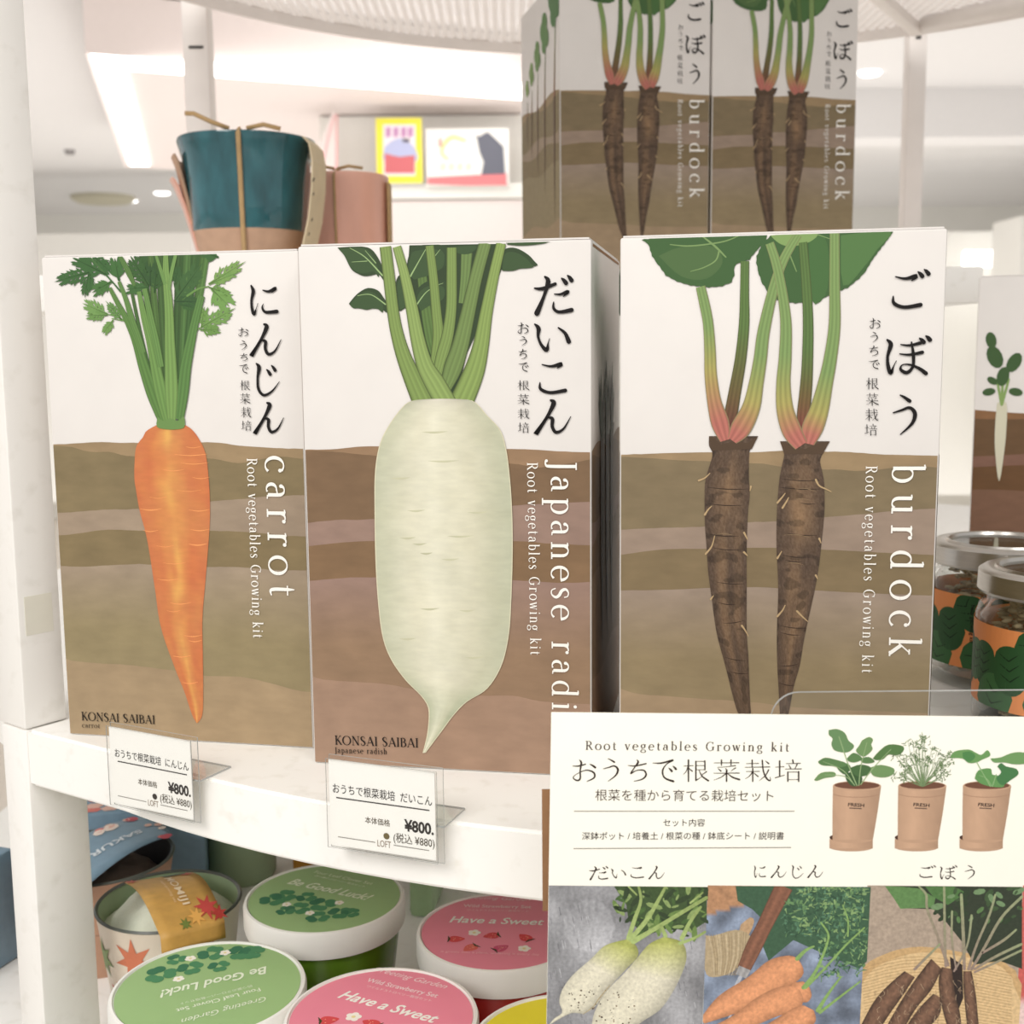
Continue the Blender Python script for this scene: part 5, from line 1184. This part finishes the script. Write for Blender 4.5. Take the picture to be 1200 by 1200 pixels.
for P in ([(980, 600, 14), (930, 690, 10), (850, 770, 9), (810, 775, 8)], [(985, 600, 14), (920, 730, 10), (870, 800, 9)], [(990, 640, 10), (985, 700, 9), (920, 810, 9)]): A.ribbon(P, (176, 180, 190), 2.8)
A.at(910, 1000, 4.138)
for k in range(620):     # carrot tops
    x, y = rnd.uniform(40, 430), 160 + 440 * rnd.random() ** 1.4
    if y > 400 and x < 200 or x < 100 and y < 220: continue
    a_ = rnd.uniform(0, 6.28); l = rnd.uniform(12, 34); c = rnd.choice(((72, 112, 80), (100, 138, 88), (48, 80, 58), (132, 164, 104), (84, 126, 96)))
    A.ribbon([(x, y, 5), (x + l * math.cos(a_), y + l * math.sin(a_), 3)], c, 2.2 + k * .002, n=2, cap=False)
    A.blob((x, y), rnd.uniform(5, 14), c, 2.1 + k * .002, n=7, sq=.5, rot=a_)
def ca2(ph):
    def f(u, t): n = nz(u * 2 + ph, t * 14, 1, 3); g = 1.04 - .22 * u * u + .08 * n; return tuple(v * g for v in (216, 146, 98))
    return f
A.sweep([(100, 505), (50, 495), (-40, 520), (-140, 600), (-280, 690), (-370, 800)], [(110, 520), (130, 560), (120, 600), (40, 660), (-100, 740), (-350, 825)], ca2(0), 30, 12, 3)
A.sweep([(70, 640), (0, 650), (-100, 700), (-220, 790), (-340, 850)], [(110, 660), (130, 710), (100, 760), (0, 790), (-120, 840), (-300, 900)], ca2(4), 30, 12, 3.3)
A.sweep([(130, 735), (80, 750), (0, 800), (-100, 860), (-150, 900)], [(180, 760), (190, 810), (150, 850), (60, 900), (-60, 960)], ca2(7), 30, 12, 3.5)
A.sweep([(130, 620), (90, 625), (60, 640), (70, 680)], [(160, 650), (170, 690), (150, 720), (120, 720)], ca2(9), 10, 8, 2.9)
for P in ([(100, 510, 22), (140, 470, 16), (180, 450, 10)], [(130, 650, 20), (190, 570, 16), (240, 450, 12), (250, 390, 10), (215, 335, 8)], [(140, 650, 16), (230, 560, 12), (330, 450, 10), (425, 360, 8)], [(200, 760, 22), (250, 680, 14), (310, 600, 10)], [(210, 770, 16), (300, 700, 12), (405, 620, 8)], [(345, 400, 8), (345, 320, 8), (320, 250, 5)]):
    A.ribbon(P, (132, 168, 92), 3.8)
A.at(0, 0, 1)
def ph3(x, y):
    g = 1 + .08 * nz(x * .2, y, .4, 7); return tuple(v * g for v in (170, 152, 134))
panel(1016, 1194); photo_bg(1016.5, 1199, 1008.5, 1190, ph3, 40, 40)
A.at(910, 1000, 4.138)
A.poly([(390, 620), (430, 540), (520, 490), (620, 460), (760, 456), (1060, 512), (1130, 550), (1170, 600), (1200, 860), (380, 900)], (196, 160, 108), 1.5, smooth=3)
A.poly([(410, 640), (470, 560), (600, 500), (760, 480), (1040, 530), (1120, 580), (1150, 640), (1150, 860), (400, 900)], (214, 182, 132), 1.6, smooth=3)
for j in range(26):
    A.ribbon([(400 + j * 2, 560 + j * 14, 3), (700, 500 + j * 15, 3), (1140, 580 + j * 14, 3)], (176, 142, 94), 1.7, n=4, cap=False)
A.poly([(540, 158), (1190, 158), (1190, 560), (1080, 520), (960, 540), (900, 430), (820, 330), (760, 270), (600, 265)], (48, 58, 42), 1.8)
A.poly([(525, 158), (600, 160), (690, 170), (770, 215), (760, 262), (600, 268), (570, 220)], (92, 132, 74), 1.9); A.poly([(720, 160), (860, 160), (920, 190), (830, 250), (760, 210)], (76, 116, 60), 1.95)
for k in range(40): A.blob((rnd.uniform(760, 1190), rnd.uniform(160, 330)), rnd.uniform(12, 36), rnd.choice(((44, 62, 38), (88, 122, 70), (60, 84, 50), (110, 140, 96))), 2 + k * .004, n=8, sq=.5, rot=rnd.uniform(0, 3))
def bu2(ph):
    def f(u, t): n = nz(u * 3 + ph, t * 22, 1, 3); g = 1.05 - .45 * u * u + .28 * n; return tuple(v * g for v in (116, 84, 64))
    return f
for q, (Lp, Rp) in enumerate([([(620, 570), (540, 640), (470, 720), (400, 850)], [(670, 600), (610, 690), (540, 790), (470, 900)]), ([(750, 510), (680, 600), (600, 720), (520, 860)], [(800, 560), (750, 660), (670, 760), (590, 900)]), ([(760, 680), (700, 740), (640, 820), (600, 900)], [(800, 700), (790, 780), (730, 850), (680, 900)]),
      ([(800, 550), (785, 620), (800, 740), (840, 880)], [(850, 560), (865, 680), (890, 780), (900, 900)]), ([(905, 570), (905, 640), (915, 760), (930, 900)], [(945, 570), (965, 680), (975, 780), (985, 900)])]):
    A.sweep(Lp, Rp, bu2(q * 3), 36, 10, 3 + q * .2)
A.poly([(840, 500), (900, 540), (905, 700), (880, 760), (850, 640)], (44, 32, 28), 2.9)
for P in ([(830, 540, 16), (780, 400, 12), (730, 270, 12), (725, 200, 12), (690, 160, 8)], [(820, 545, 14), (815, 400, 12), (812, 160, 12)], [(910, 560, 14), (905, 400, 16), (895, 200, 14)], [(930, 560, 14), (970, 440, 12), (1030, 300, 12), (1060, 200, 10)], [(945, 560, 14), (1010, 450, 14), (1090, 310, 14), (1188, 210, 14)],
          [(960, 560, 12), (1060, 500, 14), (1185, 440, 14)], [(960, 575, 10), (1080, 520, 12), (1185, 470, 12)], [(670, 560, 14), (740, 490, 12), (790, 440, 10)], [(860, 570, 10), (900, 500, 10), (930, 420, 10), (945, 300, 12)], [(1000, 480, 12), (1100, 420, 14), (1160, 370, 10)], [(870, 560, 8), (850, 420, 10), (850, 280, 10)]):
    A.ribbon(P, (150, 128, 116), 4.2, rgb2=(146, 158, 116))
for k in range(70):
    x, y = rnd.uniform(480, 980), rnd.uniform(600, 820); A.ribbon([(x, y, 2.4), (x + rnd.uniform(-14, 14), y + rnd.uniform(4, 20), 2), (x + rnd.uniform(-22, 22), y + rnd.uniform(16, 40), 1)], rnd.choice(((186, 160, 128), (150, 122, 96))), 4.4, n=2, cap=False)
A.at(0, 0, 1)
A.clip = (.0001, SW - .0001, .0001, SH); photo_bg(1199, 1385, 1190, 1378, lambda x, y: (196, 84, 76) if y < 1176 else (226, 196, 190), 20, 20)
A.build('photo_strip_print', M['photoink'], sg)
# clear acrylic stand behind the card
def stand():
    r = empty('acrylic_stand', (O.x, SY, 0.0), 0, 'clear acrylic sign stand with a rounded top corner behind the ivory card', 'stand')
    m0 = on_y(900, 838, SY + .006); x0 = m0.x - O.x; zt = on_y(1100, 805, SY + .006).z; x1 = SW + .01; r_ = .0085; P = [(x0 - .001, -.03), (x0 - .001, m0.z)]
    P = [(x0, -.03)] + [(x0 + r_ - r_ * math.cos(a), zt - r_ + r_ * math.sin(a)) for a in [i * math.pi / 16 for i in range(9)]] + [(x1, zt), (x1, -.03)]
    n = len(P); vs_ = [(x, .0012, z) for x, z in P] + [(x, .0026, z) for x, z in P]
    fs = [tuple(range(n)), tuple(range(n, 2 * n))[::-1]] + [(i, n + i, n + (i + 1) % n, (i + 1) % n) for i in range(n)]
    edged(mesh_obj('clear_plate', vs_, fs, M['clear'], r))
    box('clear_foot', x0 + .002, x1, .0026, .045, .0002, .0022, M['clear'], r, bev=.0004)
stand()
# brown card edge between the radish box and the sign
a = on_y(636, 914, .378); b = on_y(650, 1000, .378)
tag(box('brown_card_strip', a.x - .0005, a.x + .0060, .3690, .3700, -.018, a.z, M['kraft'], bev=.0002), 'narrow brown card edge just left of the ivory card sign', 'card')

# ------------------------------------------------------------------ lidded cups on the lower shelf
def cup(px, py, r_, zt, lidm, cupm, name, label, deco, tap=.86):
    p = on_z(px, py, zt); r = empty(name, (p.x, p.y, -.175), 0, label, 'cup', 'lidded cups on the lower shelf')
    h = zt + .175
    lathe('cup_body', [(0, 0), (r_ * .66, 0), (r_ * .70, .003), (r_ * .93, h - .013), (r_ * .90, h - .012), (0, h - .012)], cupm, r, seg=72)
    lathe('lid', [(r_ * .93, h - .0125), (r_ * .985, h - .0125), (r_, h - .010), (r_, h - .0018), (r_ * .985, h - .0002), (r_ * .955, h), (r_ * .945, h - .0010), (0, h - .0012)], M['lidwhite'], r, seg=96)
    lathe('lid_paper', [(r_ * .935, h - .0011), (r_ * .935, h - .0006), (0, h - .0006)], lidm, r, seg=96)
    A = Art(lambda x, y: (lambda q: (q.x - p.x, q.y - p.y))(on_z(x, y, zt)), place=lambda u, v, hh: (u, v, h - .00055 + hh))
    deco(A); A.build('lid_print', M['ink'], r); return r
def clover(A, c, s, lay=2, col=(58, 118, 84)):
    u, v = A.L(c); ph = random.uniform(0, 2)
    s *= .60
    for k in range(3):
        a = ph + k * 2.1
        for o_ in (-.42, .42): A.blob((u + s * .95 * math.cos(a + o_ * .8), v + s * .95 * math.sin(a + o_ * .8)), s * .62, col if k % 2 else (74, 136, 92), lay + k * .1, n=12, local=True)
def daisy(A, c, s, lay=2.5):
    u, v = A.L(c); s *= .62
    for k in range(5): a = k * 1.257; A.blob((u + s * .6 * math.cos(a), v + s * .6 * math.sin(a)), s * .48, (244, 238, 226), lay, n=10, local=True)
    A.blob((u, v), s * .3, (232, 214, 150), lay + .3, n=8, local=True)
def berry(A, c, s, rot, lay=2, col=(214, 58, 62)):
    s *= .62
    u, v = A.L(c); ca, sa = math.cos(rot), math.sin(rot); P = [(-1, -.55), (-1.05, .3), (-.6, .85), (.1, .8), (.9, .35), (1.2, 0), (.8, -.45), (.1, -.85), (-.6, -.85)]
    A.poly([(u + s * (x * ca - y * sa), v + s * (x * sa + y * ca)) for x, y in P], col, lay, local=True, smooth=3)
    for q in (-.9, -.3, .3, .9): A.ribbon([(u - s * ca * .95, v - s * sa * .95, s * .3), (u - s * ca * 1.2 - sa * s * q * .9, v - s * sa * 1.2 + ca * s * q * .9, s * .1)], (70, 70, 40), lay + .3, local=True, n=2)
    for k in range(7):
        x, y = random.uniform(-.7, .7), random.uniform(-.5, .5); A.blob((u + s * (x * ca - y * sa), v + s * (x * sa + y * ca)), s * .07, (250, 190, 150), lay + .4, n=6, local=True)
GD = (232, 240, 214)
def deco_g2(A):
    A.at(120, 1060, 4.8)
    A.font('Be Good Luck!', (922, 342), (312, 482), GD, 3, shear=.35, hk=1.15, weight=.02); A.font('Four Leaf Clover Set', (882, 462), (412, 582), GD, 3, weight=.01); A.font('四つ葉のクローバー栽培セット', (838, 446), (434, 548), GD, 3)
    A.font('Greeting Garden', (914, 512), (438, 640), GD, 3, shear=.4)
    for c, s in (((325, 385), .0072), ((415, 302), .0048), ((495, 350), .0060), ((615, 268), .0066), ((655, 340), .0050), ((780, 262), .0068), ((840, 262), .0062)): clover(A, c, s)
    for c in ((428, 412), (495, 297), (690, 265)): daisy(A, c, .0036)
def deco_g1(A):
    A.at(280, 1000, 6)
    A.font('Be Good Luck!', (335, 205), (905, 325), GD, 3, shear=.35, hk=1.2, weight=.02); A.font('Four Leaf Clover Set', (525, 130), (930, 215), GD, 3); A.font('四つ葉のクローバー栽培セット', (530, 155), (880, 232), GD, 3)
    A.font('Greeting Garden', (480, 60), (1000, 160), GD, 3, shear=.4)
    for c, s in (((240, 318), .0070), ((320, 290), .0066), ((475, 300), .0055), ((330, 395), .0050), ((415, 380), .0066), ((585, 350), .0072), ((555, 440), .0060), ((710, 410), .0062), ((785, 410), .0050)): clover(A, c, s)
    for c in ((335, 352), (705, 340), (498, 412)): daisy(A, c, .0034)
PD = (250, 222, 224)
def deco_pf(A):
    A.at(470, 1030, 6.667)
    A.font('Have a Sweet Time', (375, 330), (1420, 362), WHITE, 3, shear=.25, hk=1.1, weight=.02); A.font('Wild Strawberry Set', (485, 212), (1015, 222), PD, 3, hk=1.1, weight=.012); A.font('ワイルドストロベリー栽培セット', (515, 240), (995, 250), PD, 3)
    A.font('Greeting Garden', (490, 145), (1010, 165), PD, 3, shear=.4); A.font('it grows into a plant, watering it every day', (310, 565), (1080, 590), (250, 190, 200), 3, hk=1.0)
    for c, ro_, co in (((432, 460), 0, (216, 62, 64)), ((705, 435), 3.4, (210, 58, 66)), ((968, 448), 2.2, (216, 52, 60)), ((540, 530), 3.9, (222, 96, 84)), ((782, 530), .6, (206, 76, 112))): berry(A, c, .0050, ro_, col=co)
    for c in ((572, 412), (962, 535)): daisy(A, c, .0044)
def deco_p2(A):
    A.at(330, 1110, 3.871)
    A.font('Have a Sweet', (252, 222), (692, 340), WHITE, 3, shear=.3, hk=1.1, weight=.02); A.font('Wild Strawberry Set', (382, 150), (702, 224), PD, 3, hk=1.1, weight=.012); A.font('ワイルドストロベリー栽培セット', (384, 176), (676, 242), PD, 3)
    A.font('Greeting Garden', (412, 100), (742, 184), PD, 3, shear=.4)
    for c, ro_ in (((215, 325), .2), ((405, 340), 2.6), ((545, 375), 2.9), ((310, 400), .2)): berry(A, c, .0052, ro_)
    for c in ((326, 310), (480, 400)): daisy(A, c, .0048)
def deco_none(A):
    A.at(0, 0, 1); A.font('Sunflower Set', (640, 1215), (720, 1222), (250, 250, 230), 3)
cup(244.5, 1156, .0386, -.090, M['lidgreen'], M['greencup'], 'clover_cup', 'green-lidded cup with clovers whose lettering is upside down, front left', deco_g2)
cup(380.5, 1050, .0372, -.090, M['lidgreen'], M['greencup'], 'clover_cup', 'green-lidded cup with clovers whose lettering is upright, behind', deco_g1)
cup(586, 1089, .0372, -.094, M['lidpink'], M['redcup'], 'strawberry_cup', 'pink-lidded cup with strawberries, the rear one partly behind the sign', deco_pf)
cup(447, 1190, .0372, -.090, M['lidpink'], M['redcup'], 'strawberry_cup', 'pink-lidded cup with strawberries, the front one at the bottom', deco_p2)
cup(668, 1226, .0372, -.090, M['lidyellow'], M['yellowcup'], 'yellow_cup', 'yellow-lidded cup at the bottom edge beside the sign', deco_none)

# ------------------------------------------------------------------ open pots with cloth bags and paper bands
def lumps(name, r_, z0, hgt, m_, parent, seed):
    vs_, fs = [], []; n, k = 40, 16
    for i in range(k):
        f = i / (k - 1)
        for j in range(n):
            a = 2 * math.pi * j / n; q = r_ * (1 - f) ** .7; z_ = z0 + hgt * math.sin(f * math.pi / 2)
            d = noise.noise(Vector((math.cos(a) * 1.6 + seed, math.sin(a) * 1.6, f * 2))) * .30 + abs(noise.noise(Vector((math.cos(a) * 3 + seed, math.sin(a) * 3, f * 4)))) * -.22
            vs_.append((q * math.cos(a), q * math.sin(a), z_ + d * hgt * (1 - (1 - f) ** 4)))
    fs = [(i * n + j, i * n + (j + 1) % n, (i + 1) * n + (j + 1) % n, (i + 1) * n + j) for i in range(k - 1) for j in range(n)]
    return mesh_obj(name, vs_, fs, m_, parent, smooth=True)
def pot(px, py, r_, zt, outm, inm, name, label, sx=1.0):
    p = on_z(px, py, zt); r = empty(name, (p.x, p.y, -.175), 0, label, 'pot'); h = zt + .175
    lathe('pot_body', [(0, 0), (r_ * .72, 0), (r_ * .76, .003), (r_ * .98, h - .001), (r_, h), (r_ * .955, h + .0003)], outm, r, seg=72)
    lathe('pot_lining', [(r_ * .955, h), (r_ * .93, h - .004), (r_ * .86, h - .03), (0, h - .034)], inm, r, seg=72)
    lathe('rim', [(r_ * .985, h - .0004), (r_ * 1.005, h + .0004), (r_ * .98, h + .0014), (r_ * .945, h + .0004)], M['darkrim'], r, seg=72, closed=True)
    return r, p, h
def band(parent, p, h, q, arch, rgbm, deco, name='paper_band', drop=.018):
    """paper band over the pot: back edge q0-q1, front edge q3-q2 (world points), arched, folded down at the front"""
    q = [Vector(v) - Vector((p.x, p.y, -.175)) for v in q]; n = 20
    def pt(u, t, off=0.0):
        a, b = q[0].lerp(q[1], u), q[3].lerp(q[2], u)
        if t <= .8: s = t / .8; v = a.lerp(b, s); v.z += arch * math.sin(s * math.pi) + off; return v
        s = (t - .8) / .2; v = b.copy(); d = (b - a); d.z = 0; d.normalize(); v += d * (off + .0015 * s); v.z -= drop * s; return v
    vs_, fs = [], []
    for i in range(n + 1):
        for j in range(7): vs_.append(pt(j / 6, i / n))
    for i in range(n):
        for j in range(6): fs.append((i * 7 + j, (i + 1) * 7 + j, (i + 1) * 7 + j + 1, i * 7 + j + 1))
    o = mesh_obj(name, vs_, fs, rgbm, parent, smooth=True)
    md = o.modifiers.new('thick', 'SOLIDIFY'); md.thickness = .0004; md.offset = -1
    A = Art(None, place=lambda u, v, hh: pt(u, v, .0002 + hh * 3)); deco(A); A.build('band_print', M['ink'], o); return o
OCH = mat('ochre_paper', (206, 160, 84), .5, n_amt=.08, n_scale=200); BLU = mat('blue_paper', (128, 156, 176), .5, n_amt=.05, n_scale=200)
def maple(A, c, s, col, lay=2, kx=1.0):
    P = []
    for k in range(7):
        a = math.pi / 2 + k * 2 * math.pi / 7; P.append((c[0] + s * math.cos(a), c[1] + s * kx * math.sin(a))); a += math.pi / 7; P.append((c[0] + s * .42 * math.cos(a), c[1] + s * kx * .42 * math.sin(a)))
    A.poly(P, col, lay, local=True)
def vtext(A, body, u0, t0, t1, hgt, col, lay=3, flip=1):
    V, Fc = text_mesh(body, 0, .02); xa = min(v[0] for v in V); xb = max(v[0] for v in V); sc = (t1 - t0) / (xb - xa)
    A.add([(u0 + v[1] * hgt * flip, t0 + (v[0] - xa) * sc) for v in V], Fc, lin(col), lay)
r, p, h = pot(198, 1056, .0352, -.108, M['cream'], M['sage'], 'maple_leaf_pot', 'cream pot printed with maple leaves, cloth bag and ochre paper band')
lumps('cloth_bag', .0325, h - .010, .016, M['cloth'], r, 3)
# leaves printed round the pot wall
A = Art(None, place=lambda u, v, hh: ((.0352 * (.745 + .235 * v / h) + .0004 + hh) * math.cos(u), (.0352 * (.745 + .235 * v / h) + .0004 + hh) * math.sin(u), v))
for u, v, s, c in ((3.75, .048, .30, (140, 164, 104)), (4.05, .030, .24, (216, 92, 62)), (4.45, .052, .34, (212, 120, 84)), (4.95, .040, .3, (226, 150, 90)), (3.55, .02, .26, (226, 120, 90)), (5.4, .05, .3, (206, 92, 70)), (4.4, .016, .26, (150, 170, 100)), (5.9, .03, .3, (220, 130, 80)), (3.2, .045, .28, (220, 140, 90)), (2.8, .03, .28, (150, 170, 100))):
    maple(A, (u, v), s, c, 2, kx=.036)
A.build('leaf_print', M['ink'], r)
zb = -.104
def dm(A):
    for c, s, col in (((.86, .08), .13, (206, 86, 70)), ((.06, .05), .12, (200, 90, 66)), ((.82, .66), .20, (206, 66, 60)), ((.96, .74), .14, (180, 50, 40)), ((.42, .76), .10, (120, 134, 60)), ((.62, .72), .14, (236, 176, 80))): maple(A, c, s, col, 2, kx=.62)
    A.poly([(.52, .02), (.86, .0), (.86, .07), (.54, .09)], (92, 112, 84), 2.2, local=True)
    V, Fc = text_mesh('MOMIJI', 0, .01); xa = min(v[0] for v in V); xb = max(v[0] for v in V); sc = .46 / (xb - xa)
    A.add([(.50 + v[1] * .16, .14 + (v[0] - xa) * sc) for v in V], Fc, lin((244, 222, 186)), 3)
    V, Fc = text_mesh('maple growing set', 0, .0); xa = min(v[0] for v in V); xb = max(v[0] for v in V); sc = .36 / (xb - xa)
    A.add([(.40 + v[1] * .06, .2 + (v[0] - xa) * sc) for v in V], Fc, lin((238, 206, 160)), 3)
band(r, p, h, [on_z(146.5, 1034, zb), on_z(225, 1022, zb), on_z(263, 1078, zb + .004), on_z(188, 1098, zb + .004)], .006, OCH, dm, drop=.008)

r, p, h = pot(118, 1004, .0400, -.118, M['brownpot'], M['dark'], 'brown_pot', 'plain brown pot with grey cloth and blue paper band beside the leg')
lumps('cloth_bag', .0345, h - .016, .016, M['greycloth'], r, 8)
def db(A):
    rn = random.Random(2)
    for k in range(16): A.blob((rn.uniform(.0, .16) if k % 3 else rn.uniform(0, 1), rn.uniform(.0, .12) if k % 3 == 0 else rn.uniform(0, 1)), rn.uniform(.05, .10), rn.choice(((224, 120, 110), (236, 190, 174), (206, 70, 90), (244, 226, 214))), 2 + k * .02, n=7, sq=.6, local=True)
    vtext(A, 'SAKURA', .52, .2, .75, .16, (226, 234, 240))
# band runs from lower left to upper right
zb = -.112
o = band(r, p, h, [on_z(176, 955, zb), on_z(203, 978, zb), on_z(104, 1036, zb), on_z(60, 1000, zb)], .004, BLU, db, drop=.01)
# box of the same floral paper behind
c_ = on_z(130, 962, -.105)
fp = empty('floral_packet', (c_.x - .05, c_.y + .02, -.175), R(12), 'blue floral paper packet partly hidden under the shelf edge', 'packet')
box('packet_body', 0, .095, 0, .05, 0, .064, BLU, fp, bev=.002)
A = Art(None, place=lambda u, v, hh: (u, v, .0642 + hh)); rn = random.Random(4)
for k in range(34): A.blob((rn.uniform(.006, .089), rn.uniform(.005, .045)), rn.uniform(.004, .008), rn.choice(((224, 120, 110), (236, 190, 174), (206, 90, 90), (240, 232, 226), (120, 150, 172))), 2 + k * .03, n=6, sq=.8, local=True)
A.build('flower_print', M['ink'], fp)
fp2 = copy_tree(fp); q = on_z(95, 1195, -.150); fp2.location = (-.205, .545, -.222); 
bpy.data.objects.remove(fp2.children[0]) if False else None
fp2.location = (-.385, .63, -.175); fp2.rotation_euler = (0, 0, R(-20)); tag(fp2, 'blue floral paper packet low at the far left edge beyond the leg', 'packet')
# tall sage cup and amber box at the back of the lower shelf
a = on_z(258, 1075, -.175); 
sc_ = empty('sage_cup', (a.x, a.y + .06, -.175), 0, 'tall sage green cup standing at the back under the shelf', 'cup')
lathe('cup_body', [(0, 0), (.020, 0), (.022, .003), (.026, .118), (.0265, .12), (.0245, .12), (.021, .006), (0, .005)], M['sage'], sc_)
lathe('cup_rim', [(.0266, .119), (.0268, .1215), (.0240, .1215), (.0242, .119)], M['sage'], sc_, closed=True)
am = empty('amber_packet', (a.x + .034, a.y + .055, -.175), 0, 'amber brown printed packet behind the upright-lettered clover cup', 'packet')
box('packet_body', 0, .045, 0, .03, 0, .11, mat('amber_paper', (172, 118, 34), .4, n_amt=.2, n_scale=80), am, bev=.001)
A = Art(None, clip=(.001, .044, .001, .109), place=lambda u, v, hh: (u, -hh - 1e-4, v))
for k in range(14): A.blob((rn.uniform(0, .045), rn.uniform(.05, .11)), rn.uniform(.004, .009), rn.choice(((120, 128, 40), (196, 130, 40), (150, 92, 26), (96, 110, 36))), 2 + k * .05, n=7, local=True)
A.build('leaf_print', M['ink'], am)
a = on_z(488, 1120, -.175)
gp = empty('pale_green_packet', (a.x + .000, a.y + .045, -.175), R(-8), 'pale green plastic packet between the clover cup and the strawberry cup', 'packet')
box('packet_body', -.008, .006, 0, .04, 0, .118, mat('pale_green_film', (168, 196, 150), .2, n_amt=.1, n_scale=60), gp, bev=.003)
box('top_seal', -.007, .005, .012, .026, .118, .123, M['lidwhite'], gp, bev=.0005)
gs = tag(box('white_stand_wall', -.30, .42, 1.10, 1.115, -.175, -.026, M['metalwhite'], bev=.001), 'white back wall between the lower and front shelves', 'panel')
